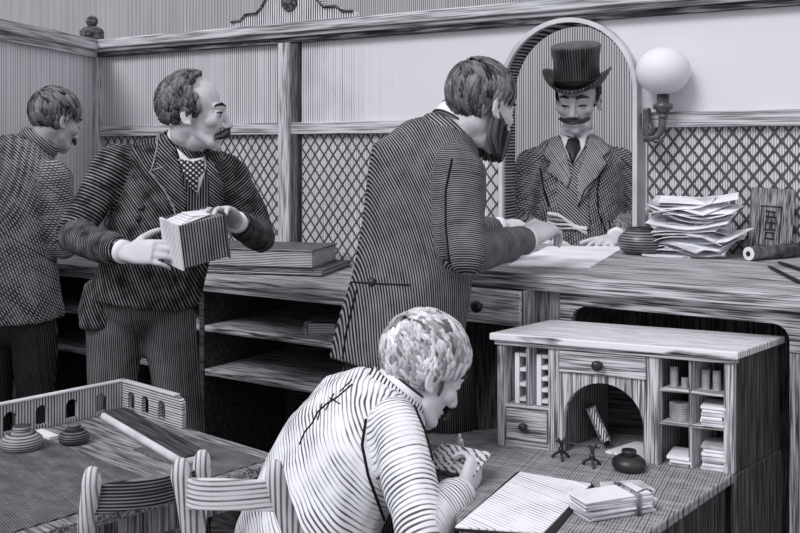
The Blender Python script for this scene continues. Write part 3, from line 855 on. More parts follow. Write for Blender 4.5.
# ------------------------------------------------------------------ people
def head_parts(mb, M, down=False):
    """skull, face, ears as closed primitives in head space (x right, y forward, z up)"""
    S = M.to_3x3()
    def E(c, r, R=None):
        A = S if R is None else S @ R
        mb.ell(M @ V(c), r, A, 24, 14)
    def T(pts, rad): mb.tube([M @ V(p) for p in pts], [r * sc for r in rad] if hasattr(rad, '__len__') else rad * sc, 12, round_ends=True)
    sc = S.col[0].length
    E((0, -.012, .036), (.074, .094, .086))
    E((0, .032, -.020), (.060, .058, .082))
    E((0, .038, -.066), (.049, .048, .042))
    E((0, .070, -.096), (.022, .020, .017))
    for s in (-1, 1):
        E((.047 * s, .055, -.020), (.021, .026, .022))
        T([(.045 * s, .070, .026), (.022 * s, .086, .027), (.004 * s, .090, .023)], [.009, .011, .009])
        T([(.045 * s, .018, -.060), (.035 * s, .060, -.088)], [.014, .016])
        E((.011 * s, .100, -.036), (.009, .011, .008))
        if down: E((.031 * s, .0780, .0075), (.0150, .0110, .0090))
        else: E((.031 * s, .0775, .0105), (.0145, .0105, .0065))
        # upper lid and cheek edge round the eye
        T([(.045 * s, .074, .010), (.032 * s, .084, .016), (.018 * s, .084, .010)], .0042)
        T([(.045 * s, .074, .002), (.032 * s, .082, -.004), (.018 * s, .083, .0)], .0038)
        # ear
        Re = Matrix.Rotation(.25 * s, 3, 'Z')
        E((.076 * s, -.012, -.008), (.008, .017, .029), Re)
        ring_ = []
        for i in range(11):
            a = -2.2 + 4.9 * i / 10
            ring_.append((.082 * s, -.014 - .016 * math.cos(a) * 1.0 * (1 if True else 0), -.006 + .028 * math.sin(a)))
        T(ring_, .0042)
        E((.079 * s, -.004, -.033), (.006, .008, .008))
    T([(0, .088, .016), (0, .100, -.008), (0, .114, -.030)], [.0085, .010, .0115])
    T([(-.020, .085, -.062), (0, .094, -.058), (.020, .085, -.062)], [.005, .0065, .005])
    T([(-.018, .083, -.072), (0, .091, -.074), (.018, .083, -.072)], [.005, .007, .005])

def hand(mb, wrist, f, back, side, curl, s=1.0, spread=.12, thumb=None, thumb_curl=.3, palm_len=.088):
    """side: +1 thumb lies on +cross(f, back); curl: list of 4 (base, mid) bends towards the palm"""
    f = V(f).normalized(); n = V(back); n = (n - f * f.dot(n)).normalized()
    w = f.cross(n) * side          # towards the thumb
    wrist = V(wrist)
    pl = palm_len * s
    rings = []
    for u, hw, ht in ((-.15, .026, .020), (.0, .028, .019), (.3, .036, .018), (.7, .041, .0165), (1.0, .039, .013)):
        rings.append((wrist + f * pl * u, w * hw * s, n * ht * s))
    mb.loft(rings, 16, 2.4)
    mb.ell(wrist + f * pl * .38 + w * .026 * s - n * .006 * s, (.020 * s, .018 * s, .030 * s), rotmat(n, f))
    lens = [(.040, .026, .021), (.044, .029, .022), (.041, .027, .021), (.032, .021, .019)]
    for i in range(4):
        off = (.030 - .0205 * i) * s
        root = wrist + f * pl * (.95 - (.04 if i in (0, 2) else .10 if i == 3 else 0)) + w * off
        a = spread * (1.5 - i)
        d = (f * math.cos(a) + w * math.sin(a)).normalized()
        b0, b1 = curl[i]
        pts = [root - d * .012 * s, root]; p = root; ang = 0
        for k, L in enumerate(lens[i]):
            ang += b0 if k == 0 else b1
            p = p + (d * math.cos(ang) - n * math.sin(ang)) * L * s
            pts.append(p)
        r = (.0092 if i < 3 else .0078) * s
        mb.tube(pts, [r, r, r * .95, r * .88, r * .74], 10, round_ends=True)
    td = V(thumb).normalized() if thumb is not None else (f * .72 + w * .62 - n * .3).normalized()
    p0 = wrist + f * pl * .22 + w * .026 * s - n * .004 * s
    p1 = p0 + (td * .8 + w * .35).normalized() * .036 * s
    p2 = p1 + td * .032 * s
    ax = (td * math.cos(thumb_curl) + (f - td * td.dot(f)).normalized() * math.sin(thumb_curl))
    p3 = p2 + ax * .026 * s
    mb.tube([p0, p1, p2, p3], [.013 * s, .0115 * s, .0105 * s, .0085 * s], 10, round_ends=True)

HFUN = {}
def fold(amp, fr, seed, ani=(1, 1, .45)):
    sd = V((seed * 3.1, seed * 1.7, seed * 5.3))
    def f(c, n):
        q = V((c.x * ani[0], c.y * ani[1], c.z * ani[2])) * fr + sd
        a = mnoise.noise(q) + .5 * mnoise.noise(q * 2.1)
        return c + n * (amp * a)
    return f
def seg_dist(p, a, b):
    ab = b - a; u = (p - a).dot(ab) / ab.length_squared; t = max(0, min(1, u))
    return (p - (a + ab * t)).length, u * ab.length
def hfun_arms(arms, tdir, lean=.0, tors=None):
    """hatching runs round the sleeves and follows tdir on the trunk"""
    bones = []
    for A in arms:
        for k in range(len(A) - 1): bones.append((A[k], A[k + 1], k * .3))
    td = V(tdir).normalized()
    def f(c):
        best = None
        for a, b, o in bones:
            d, t = seg_dist(c, a, b)
            if best is None or d < best[0]: best = (d, t + o)
        if best and best[0] < .078:
            return best[1] + lean * (c.x + c.z)
        return td.dot(c) + .02 * math.sin(c.z * 9)
    return f

def hair(name, parent, M, mat, mask, flow, n=420, L=.045, r=.0075, lift=1.05, seed=1, wave=0, shell=True, C=(0, -.012, .036), RR=(.076, .096, .088)):
    rnd = random.Random(seed)
    mb = MB(); C = V(C)
    sc = M.to_3x3().col[0].length
    def proj(p, k):
        d = p - C
        q = math.sqrt((d.x / RR[0]) ** 2 + (d.y / RR[1]) ** 2 + (d.z / RR[2]) ** 2)
        return C + d / q * k
    if shell:
        nu, nv = 48, 28; idx = {}
        vs = []; fs = []
        for i in range(nv + 1):
            for j in range(nu):
                t_, a = PI * i / nv, 2 * PI * j / nu
                d = V((math.sin(t_) * math.cos(a), math.sin(t_) * math.sin(a), math.cos(t_)))
                vs.append((C + V((d.x * RR[0], d.y * RR[1], d.z * RR[2])) * 1.02, d))
        for i in range(nv):
            for j in range(nu):
                q = (i * nu + j, (i + 1) * nu + j, (i + 1) * nu + (j + 1) % nu, i * nu + (j + 1) % nu)
                if all(mask(vs[k][1]) for k in q): fs.append(q)
        mb.curh = .12
        mb.add([M @ v[0] for v in vs], fs)
        # drop loose verts
    n = int(n * 2.6); r *= .60
    for i in range(n):
        z = 1 - 2 * (i + .5) / n; a = i * 2.399963
        d = V((math.sqrt(1 - z * z) * math.cos(a), math.sqrt(1 - z * z) * math.sin(a), z))
        d = (d + V((rnd.uniform(-.1, .1), rnd.uniform(-.1, .1), rnd.uniform(-.1, .1)))).normalized()
        if not mask(d): continue
        p = C + V((d.x * RR[0], d.y * RR[1], d.z * RR[2])) * 1.0
        pts = []; ll = L * rnd.uniform(.7, 1.25)
        ph = rnd.uniform(0, 6)
        for k in range(6):
            kk = k / 5
            pts.append(proj(p, 1.01 + (lift - 1) * math.sin(PI * min(1, .25 + kk * .75)) + rnd.uniform(0, .012)))
            dd = (pts[-1] - C)
            nn = V((dd.x / RR[0] ** 2, dd.y / RR[1] ** 2, dd.z / RR[2] ** 2)).normalized()
            fl = flow(d); fl = fl - nn * fl.dot(nn)
            if fl.length < 1e-4: fl = nn.orthogonal()
            fl.normalize()
            sd = nn.cross(fl)
            p = pts[-1] + fl * ll / 5 + sd * (wave * math.sin(ph + kk * 5))
        rr = r * rnd.uniform(.7, 1.25)
        mb.curh = max(.01, min(1, .48 + .85 * mnoise.noise(V((d.x * 5 + seed, d.y * 5, d.z * 2.2))) + rnd.uniform(-.22, .22)))
        mb.tube([M @ q for q in pts], [rr * sc * x for x in (.75, 1, 1, .9, .65, .25)], 7)
    return mb.build(name, mat, parent, True)

def locks(name, parent, M, mat, lines, r, seed=3, jit=.004, n=6):
    """moustaches, brows, beards: bunches of tapered tubes along head-space polylines"""
    rnd = random.Random(seed); mb = MB(); sc = M.to_3x3().col[0].length
    for ln in lines:
        for k in range(n):
            o = V((rnd.uniform(-jit, jit), rnd.uniform(-jit, jit) * .6, rnd.uniform(-jit, jit)))
            mb.curh = max(.01, rnd.random() ** 1.5)
            m = len(ln)
            mb.tube([M @ (V(p) + o) for p in ln], [r * sc * (.55 + .45 * math.sin(PI * min(1, (i + .6) / (m - .2)))) for i in range(m)], 8, round_ends=True)
    return mb.build(name, mat, parent, True)

def patch(name, poly, bvh, off, mat, parent, thick=.005, step=5):
    """cloth piece lying on the surface below: polygon given in photo pixels"""
    xs = [p[0] for p in poly]; ys = [p[1] for p in poly]
    pts = []; edges = []
    n = len(poly)
    for i in range(n):
        a, b = V(poly[i]), V(poly[(i + 1) % n])
        m = max(1, int((b - a).length / step))
        for k in range(m): pts.append(a.lerp(b, k / m))
    nb = len(pts)
    x = min(xs) + step / 2
    while x < max(xs):
        y = min(ys) + step / 2
        while y < max(ys):
            pts.append(V((x, y))); y += step
        x += step
    res = delaunay_2d_cdt([V((p[0], p[1])) for p in pts], [], [list(range(nb))], 1, 1e-4)
    vs2, fs = res[0], res[2]
    cam = V((0, 0, CAMH)); vs = []; last = 3
    hits = []
    for p in vs2:
        d = (P(p[0], p[1], 1) - cam).normalized()
        h = bvh.ray_cast(cam, d)
        hits.append((h[0], h[1], d))
    ok = [h for h in hits if h[0] is not None]
    if not ok: return None
    for k, (h, nrm, d) in enumerate(hits):
        if h is None:
            q = min(((V(vs2[k]) - V(vs2[j])).length, j) for j in range(len(hits)) if hits[j][0] is not None)[1]
            dist = (hits[q][0] - cam).length
            h = cam + d * dist; nrm = hits[q][1]
        if nrm.dot(d) > 0: nrm = -nrm
        vs.append(h + nrm * off)
    mb = MB(); mb.add(vs, [tuple(f) for f in fs])
    o = mb.build(name, mat, parent, True)
    so = o.modifiers.new('solid', 'SOLIDIFY'); so.thickness = thick; so.offset = 0
    return o
def seam(name, line, bvh, r, mat, parent, off=.002):
    cam = V((0, 0, CAMH)); out = []
    pts = []
    for a, b in zip(line[:-1], line[1:]):
        m = max(1, int((V(b) - V(a)).length / 4))
        pts += [V(a).lerp(V(b), k / m) for k in range(m)]
    pts.append(V(line[-1]))
    for p in pts:
        d = (P(p[0], p[1], 1) - cam).normalized(); h = bvh.ray_cast(cam, d)
        if h[0] is None: continue
        nn = h[1] if h[1].dot(d) < 0 else -h[1]
        out.append(h[0] + nn * off)
    if len(out) < 2: return None
    return MB().tube(out, r, 7, round_ends=True).build(name, mat, parent, True)

def person(label, head, rings, rightv, arms, legs, mats, hands, voxel=.0042, jacket_amp=.006, tdir=(1, 0, .25), skin=None, seed=1, hem_extra=None, group=None, sleeve=(.066, .054, .043), coat_voxel=.008, lean=0, down=True):
    """head: (centre, forward, up, scale); rings: (px, py, d, half width, half depth)"""
    c, f, up, s = head
    rings3 = [(P(q[0], q[1], q[2]), q[3], q[4]) for q in rings]
    hip = rings3[-1][0]
    base = V((hip.x, hip.y, 0))
    t = thing('person', label, 'person', base, 0, group)
    M = Matrix.Translation(c) @ (rotmat(f, up).to_4x4() @ Matrix.Scale(s, 4))
    rv = V(rightv).normalized()
    def ringlist(k, sub=None):
        out = []
        for i, (q, a, b) in enumerate(rings3):
            pa = rings3[max(i - 1, 0)][0]; pb = rings3[min(i + 1, len(rings3) - 1)][0]
            tan = (pa - pb).normalized()
            r_ = (rv - tan * tan.dot(rv) * .6).normalized()
            fw = tan.cross(r_).normalized()
            out.append((q, r_ * a * k, fw * b * k))
        return out
    # --- body, one continuous surface
    mb = MB()
    head_parts(mb, M, down)
    nb = rings3[0][0]
    nk = M @ V((0, -.022, -.05))
    mb.tube([nk, nk.lerp(nb, .6), nb + (nb - nk) * .25], [.050 * s, .050 * s, .058 * s], 18, round_ends=True)
    mb.tube([M @ V((0, .01, -.075)), nb.lerp(nk, .3)], [.042 * s, .045 * s], 16, round_ends=True)
    mb.loft(ringlist(.84)[1:], 24)
    for A in arms:
        mb.tube(A, [.046, .040, .027], 14, round_ends=True)
    for lg in legs:
        mb.tube(lg, [.072, .05, .034], 14, round_ends=True)
        mb.tube([lg[0], hip], [.07, .09], 14, round_ends=True)
    for hf in hands: hf(mb)
    remeshed(mb, 'body', skin or M_skin, t, voxel, 2)
    # --- clothes
    jm, tm = mats
    mj = MB(); RL = ringlist(1.0)
    mj.loft(RL, 30)
    for A in arms:
        q = [A[0], A[1], A[1].lerp(A[2], .92)]
        # shoulder joins the trunk
        mj.tube([RL[2][0].lerp(A[0], .55), A[0]], [.075, sleeve[0]], 16, round_ends=True)
        mj.tube([A[0], A[0].lerp(A[1], .5), A[1]], [sleeve[0], (sleeve[0] + sleeve[1]) / 2, sleeve[1]], 16, round_ends=True)
        mj.tube([A[1], A[1].lerp(A[2], .5), A[1].lerp(A[2], .94)], [sleeve[1], sleeve[1] * .93, sleeve[2]], 16)
    if hem_extra: hem_extra(mj)
    hf = hfun_arms(arms, tdir, lean)
    jo, jb = remeshed(mj, 'jacket', jm, t, coat_voxel, 5, fold(jacket_amp, 11, seed), hf)
    mt = MB()
    for lg in legs:
        mt.tube([lg[0], lg[0].lerp(lg[1], .5), lg[1], lg[1].lerp(lg[2], .5), lg[2]], [.094, .084, .070, .066, .060], 18, round_ends=True)
    mt.ell(hip + V((0, 0, .01)), (rings3[-1][1] * .85, rings3[-1][2] * .85, .12), rotmat(V((0, 0, 1)).cross(rv)))
    remeshed(mt, 'trousers', tm, t, .011, 4, fold(.005, 9, seed + 2), lambda q: q.x + .12 * q.y + .06 * q.z)
    for lg in legs:
        a = lg[2]; fd = V((0, 0, 1)).cross(rv)
        sh = MB()
        sh.ell(V((a.x, a.y, .045)) + fd * .06, (.042, .115, .045), rotmat(fd)); sh.tube([V((a.x, a.y, .04)), V((a.x, a.y, .11))], [.042, .044], 14, round_ends=True)
        for i, v in enumerate(sh.v):
            if v.z < .003: v.z = .003
        sh.build('shoe', M_leather, t, True)
    # white cuffs at the wrists
    for A in arms:
        d = (A[2] - A[1]).normalized()
        MB().tube([A[2] - d * .028, A[2] - d * .012, A[2] + d * .004], [.034, .035, .036], 18).build('cuff', M_white, t, True)
    return t, M, jb, RL
def edge_line(t, c, nrm, rx, ry, rv, drop=.019, gap=0):
    loop('collar_edge', V(c) - V(nrm).normalized() * drop, nrm, rx + .007, ry + .007, .0028, 1.0, M_ink, t, rv, gap=gap)
def loop(name, c, nrm, rx, ry, r, flat, mat, parent, rv, seg=30, gap=0):
    """band round the neck"""
    nrm = V(nrm).normalized(); a = (V(rv) - nrm * nrm.dot(V(rv))).normalized(); b = nrm.cross(a)
    if gap:
        pts = [V(c) + a * rx * math.cos(w) + b * ry * math.sin(w) for w in [PI / 2 + gap + (2 * PI - 2 * gap) * i / seg for i in range(seg + 1)]]
        return MB().tube(pts, r, 10, flat=flat, up=nrm, round_ends=True).build(name, mat, parent, True)
    pts = [V(c) + a * rx * math.cos(2 * PI * i / seg) + b * ry * math.sin(2 * PI * i / seg) for i in range(seg)]
    return MB().tube(pts, r, 10, closed=True, flat=flat, up=nrm).build(name, mat, parent, True)
def face_parts(t, M, brow_mat, down=True):
    sc = M.to_3x3().col[0].length; S = M.to_3x3()
    for s in (-1, 1):
        e = MB().ell(M @ V((.031 * s, .0755, .002)), (.0125, .0105, .0085), S).build('eye', M_white, t, True)
        MB().ell(M @ V((.031 * s, .0828, .0005)), (.0062, .0045, .0062), S).build('iris', M_ink, e, True)
        e.children[0].location = (0, 0, 0)
    zl = -.0015 if down else .007
    for s in (-1, 1):
        MB().tube([M @ V(p) for p in ((.048 * s, .0745, zl - .001), (.040 * s, .0850, zl + .001), (.031 * s, .0890, zl + .001), (.021 * s, .0870, zl), (.016 * s, .0855, zl - .002))], [.0014 * sc, .0030 * sc, .0030 * sc, .0026 * sc, .0014 * sc], 8, round_ends=True).build('eyelash', M_ink, t, True)
        MB().ell(M @ V((.0835 * s, -.013, -.004)), (.0028, .0055, .0095), S).build('ear_hollow_shade', plain('ear_shade', .34), t, True)  # dark blob paints the shade inside the ear
    locks('eyebrow', t, M, brow_mat, [[(.050, .070, .027), (.036, .087, .034), (.016, .095, .028)]], .0042, 4, .003, 6)
    locks('eyebrow', t, M, brow_mat, [[(-.050, .070, .027), (-.036, .087, .034), (-.016, .095, .028)]], .0042, 5, .003, 6)
    MB().tube([M @ V(p) for p in ((-.024, .084, -.067), (0, .0975, -.066), (.024, .084, -.067))], .0022 * sc, 8, round_ends=True).build('mouth_line', M_ink, t, True)

crown_flow = lambda d: V((d.x * .6, -.55 + d.y * .3, -.9)) if d.z < .75 else V((d.x, -1, .0))

# ---- man with the thick ledger (left)
BK = [P(172, 265, 2.98)]
def man_ledger():
    f = V((.985, .10, -.05))
    c = P(194, 114, 3.28)
    rings = [(186, 144, 3.34, .070, .066), (181, 153, 3.34, .145, .088), (172, 169, 3.34, .192, .115), (167, 210, 3.34, .186, .128), (157, 250, 3.34, .178, .130), (149, 280, 3.34, .180, .136), (144, 300, 3.34, .184, .142)]
    rv = V((-.89, -.45, 0))
    aR = [P(115, 163, 3.24), P(70, 235, 3.16), P(124, 252, 3.00)]
    aL = [P(230, 174, 3.38), P(261, 238, 3.46), P(236, 222, 3.20)]
    legs = [[P(114, 318, 3.34), P(112, 440, 3.30), P(108, 575, 3.36)], [P(168, 318, 3.36), P(184, 440, 3.40), P(196, 578, 3.42)]]
    for lg in legs: lg[2].z = .08
    def hR(mb):
        w = aR[2] + (aR[2] - aR[1]).normalized() * .012
        hand(mb, w, P(166, 249, 2.95) - P(124, 251, 2.98), V((.05, -.85, .5)), -1, [(.25, .35), (.28, .38), (.32, .4), (.38, .45)], 1.02, .045, thumb=V((.6, .6, .35)))
    def hL(mb):
        w = aL[2] + V((-.008, -.016, .012))
        hand(mb, w, P(205, 201, 3.00) - P(236, 219, 3.20), V((-.1, .35, .9)), 1, [(.12, .40), (.12, .40), (.14, .40), (.16, .40)], 1.12, .10, thumb=V((-.5, -.2, -.75)))
    def hem(mj):
        # skirt of the coat swinging out at left
        mj.loft([(P(112, 280, 3.32), V((.09, 0, 0)), V((0, .09, 0))), (P(104, 308, 3.32), V((.085, 0, 0)), V((0, .085, 0))), (P(100, 327, 3.32), V((.07, 0, 0)), V((0, .08, 0)))], 20)
    t, M, jb, RL = person('balding man with moustache in a black coat holding a thick ledger', (c, f, V((0, 0, 1)), 1.04), rings, rv, [aR, aL], legs, (M_blackcloth, M_trous), [hR, hL], jacket_amp=.011, tdir=(1, .1, .55), seed=3, hem_extra=hem, lean=.15, down=False)
    face_parts(t, M, M_hairK, False)
    mask = lambda d: (d.y < .30 - .25 * max(0, d.z) + (.22 if d.z > .86 else 0)) and d.z > -.52 and not (abs(d.x) > .80 and d.y > -.25 and d.z < -.22) and not (d.z > .25 and d.z < .8 and d.y > -.02 and abs(d.x) < .8)
    hair('hair', t, M, M_hairA, mask, lambda d: V((d.z * .6, .4 * d.x - .4, -.6)), 520, .040, .0095, 1.13, 11, wave=.006)
    locks('moustache', t, M, M_hairK, [[(0, .108, -.046), (.016, .106, -.052), (.032, .092, -.063), (.046, .078, -.068)], [(0, .108, -.046), (-.016, .106, -.052), (-.032, .092, -.063), (-.046, .078, -.068)]], .0085, 8, .0055, 10)
    nb = RL[0][0]
    fw = RL[1][2].normalized()
    loop('shirt_collar', nb + V((.004, 0, .016)), V((.42, -.30, .9)), .061, .063, .0065, 3.0, M_white, t, rv, gap=.22)
    edge_line(t, nb + V((.004, 0, .016)), V((.42, -.30, .9)), .061, .063, rv, .019, .22)
    loop('coat_collar', nb + V((0, 0, -.004)), V((.36, -.30, .9)), .080, .076, .009, 2.3, M_blackflat, t, rv, gap=1.0)
    patch('waistcoat', [(180, 164), (204, 162), (214, 180), (214, 205), (204, 216), (186, 212), (178, 196), (172, 178)], jb, .004, M_vest, t, .004)
    patch('shirt_front', [(177, 150), (188, 160), (203, 158), (206, 166), (196, 196), (184, 176)], jb, .008, M_white, t, .004)
    patch('tie', [(178, 160), (190, 163), (202, 160), (203, 172), (196, 178), (195, 194), (188, 186), (183, 174)], jb, .013, M_tie, t, .008)
    patch('lapel', [(158, 138), (168, 134), (176, 152), (180, 172), (186, 196), (183, 214), (176, 224), (164, 190), (150, 172), (156, 166)], jb, .009, M_blackflat, t, .007)
    patch('lapel', [(205, 160), (212, 162), (224, 182), (222, 205), (214, 216), (208, 206), (208, 186)], jb, .009, M_blackflat, t, .007)
    light = plain('coat_edge', .62, var=.1)
    seam('lapel_edging', [(149, 172), (164, 190), (172, 206), (176, 224)], jb, .0024, light, t, .012)
    seam('lapel_edging', [(158, 138), (157, 150), (150, 171), (162, 168)], jb, .0024, light, t, .012)
    b = MB()
    for px, py in ((138, 219), (142, 208)):
        d = (P(px, py, 1) - V((0, 0, CAMH))).normalized(); h = jb.ray_cast(V((0, 0, CAMH)), d)
        if h[0] is not None: MB().ell(h[0], .010).build('button', M_iron, t, True)
    return t
M_vest = hatch('waistcoat_lines', .008, .72, X, nscale=(8, 8, 2), wob=.3, var=.3, light=.6, dark=.10)
man_ledger()
def held_ledger():
    # block drawn by its corners, carried between the two hands
    o = P(182, 271, 2.93)                                          # near lower corner
    ux = (P(231, 256, 3.02) - P(184, 269, 2.93)); uz = (P(177, 226, 2.90) - P(184, 269, 2.93)); uy = P(170, 262, 3.06) - P(184, 269, 2.93)
    ux.normalize(); uz = (uz - ux * uz.dot(ux)).normalized(); uy = uz.cross(ux)
    W, D, H = .160, .120, .140
    R = Matrix((ux, uy, uz)).transposed()
    t = thing('thick_ledger', 'very thick ledger with pale covers held by the balding man', 'ledger', o)
    t.rotation_euler = R.to_euler()
    MB().bb(.012, W - .006, .0, D - .006, .004, H - .004).build('page_block', M_edgeL, t, local=True, bevel=.003)
    MB().bb(0, .008, -.004, D, 0, H + .002).build('cover', hatch('cover_lines', .010, .16, Y, nscale=(8, 8, 2), wob=.15, var=.4, light=.92, dark=.4), t, local=True, bevel=.002)
    MB().bb(W - .006, W, -.004, D, 0, H + .002).build('cover', M_darkv, t, local=True, bevel=.002)
    MB().bb(.004, W - .003, D - .007, D, 0, H).build('spine', M_darkv, t, local=True, bevel=.002)
    mb = MB()
    for i in range(5):
        mb.box((.04 + i * .012, .05, H - .002 + .002 * i), (.062, .095 - .006 * i, .002), Matrix.Rotation(.06 * i - .1, 3, 'Y'))
    mb.build('loose_leaf', M_papr2, t, local=True)
M_edgeL = hatch('ledger_leaves', .0088, .56, X, nscale=(6, 6, 3), wob=.2, var=.5, light=.66, dark=.16)
held_ledger()

# ---- clerk at the counter
def clerk():
    f = V((.74, .60, -.30)); c = P(481, 107, 2.68)
    D = 2.70
    rings = [(455, 127, D, .064, .060), (443, 138, D, .120, .088), (428, 156, D, .172, .112), (424, 200, D, .172, .128), (419, 240, D, .164, .130), (411, 280, D, .166, .138), (402, 320, D, .172, .148), (397, 362, D, .182, .160)]
    rv = V((.8, -.6, 0))
    aR = [P(459, 170, 2.60), P(466, 254, 2.52), P(527, 239, 2.84)]
    aL = [P(398, 170, 2.82), P(440, 235, 3.0), P(500, 228, 3.12)]
    legs = [[P(375, 372, 2.76), P(380, 500, 2.78), P(378, 640, 2.80)], [P(440, 372, 2.73), P(460, 500, 2.81), P(466, 640, 2.81)]]
    for lg in legs: lg[2].z = .08
    def hR(mb):
        w = aR[2] + (aR[2] - aR[1]).normalized() * .02
        hand(mb, w, V((.080, .110, .040)), V((-.1, -.45, .85)), -1, [(.30, .50), (.35, .55), (.45, .65), (.5, .75)], 1.15, .05, thumb=V((.5, .6, .25)))
    def hL(mb):
        w = aL[2] + (aL[2] - aL[1]).normalized() * .01
        hand(mb, w, aL[2] - aL[1], V((-.2, -.5, .8)), 1, [(.5, .6)] * 4, .95, .06)
    t, M, jb, RL = person('bearded clerk in a dark coat standing at the counter with his back turned', (c, f, V((0, 0, 1)), .97), rings, rv, [aR, aL], legs, (M_greycloth, M_dtrous), [hR, hL], tdir=(1, .25, .2), seed=5, jacket_amp=.007, lean=-.1)
    face_parts(t, M, M_hairK)
    mask = lambda d: (d.z > -.62 + max(0, d.y) * 1.5 + (.25 if abs(d.x) > .75 and d.y > -.2 else 0)) and d.y < .72 + .2 * d.z and not (d.y > .62 and d.z < .45)
    hair('hair', t, M, M_hairB, mask, lambda d: V((d.x * .8, .55 if d.z > .35 else -.2, -.75 if d.z < .75 else -.1)), 620, .062, .0072, 1.10, 21, wave=.004)
    bl = []
    for s in (-1, 1):
        for k in range(10):
            u = k / 9
            bl.append([(.070 * s * (1 - u * .3), -.004 + u * .075, -.020 - u * .040), (.062 * s * (1 - u * .5), .006 + u * .080, -.072 - u * .014), (.046 * s * (1 - u * .65), .045 + u * .05, -.108 - .010 * u)])
    locks('beard', t, M, M_hairB2, bl, .0062, 9, .010, 11)
    locks('moustache', t, M, M_hairK, [[(0, .108, -.046), (.02, .104, -.054), (.045, .084, -.07)], [(0, .108, -.046), (-.02, .104, -.054), (-.045, .084, -.07)]], .006, 8, .004, 6)
    nb = RL[0][0]; fw = RL[1][2].normalized()
    loop('shirt_collar', nb + V((.010, .002, .012)), V((.60, .30, .75)), .066, .064, .0065, 3.4, M_white, t, rv)
    edge_line(t, nb + V((.010, .002, .012)), V((.60, .30, .75)), .066, .064, rv)
    edge_line(t, nb + V((.010, .002, .012)), V((.60, .30, .75)), .062, .060, rv, -.021)
    loop('coat_collar', nb + V((-.024, -.006, -.030)), V((.60, .30, .75)), .078, .076, .010, 2.2, hatch('collar_lines', .008, .6, (1, 0, 1), nscale=(8, 8, 8), wob=.3, var=.3, light=.62), t, rv)
    dk = plain('seam_ink', .08, var=.02)
    seam('back_seam', [(357, 290), (352, 310), (346, 335), (343, 358)], jb, .003, dk, t, .001)
    seam('armhole_seam', [(452, 160), (446, 190), (446, 225), (450, 262)], jb, .003, dk, t, .001)
    seam('waist_seam', [(352, 282), (380, 284), (410, 285)], jb, .0022, dk, t, .001)
    for px, py in ((351, 276), (372, 282)):
        d = (P(px, py, 1) - V((0, 0, CAMH))).normalized(); h = jb.ray_cast(V((0, 0, CAMH)), d)
        if h[0] is not None: MB().ell(h[0], .012).build('button', M_iron, t, True)
    w = aR[2]; dd = (aR[2] - aR[1]).normalized()
    return t
clerk()

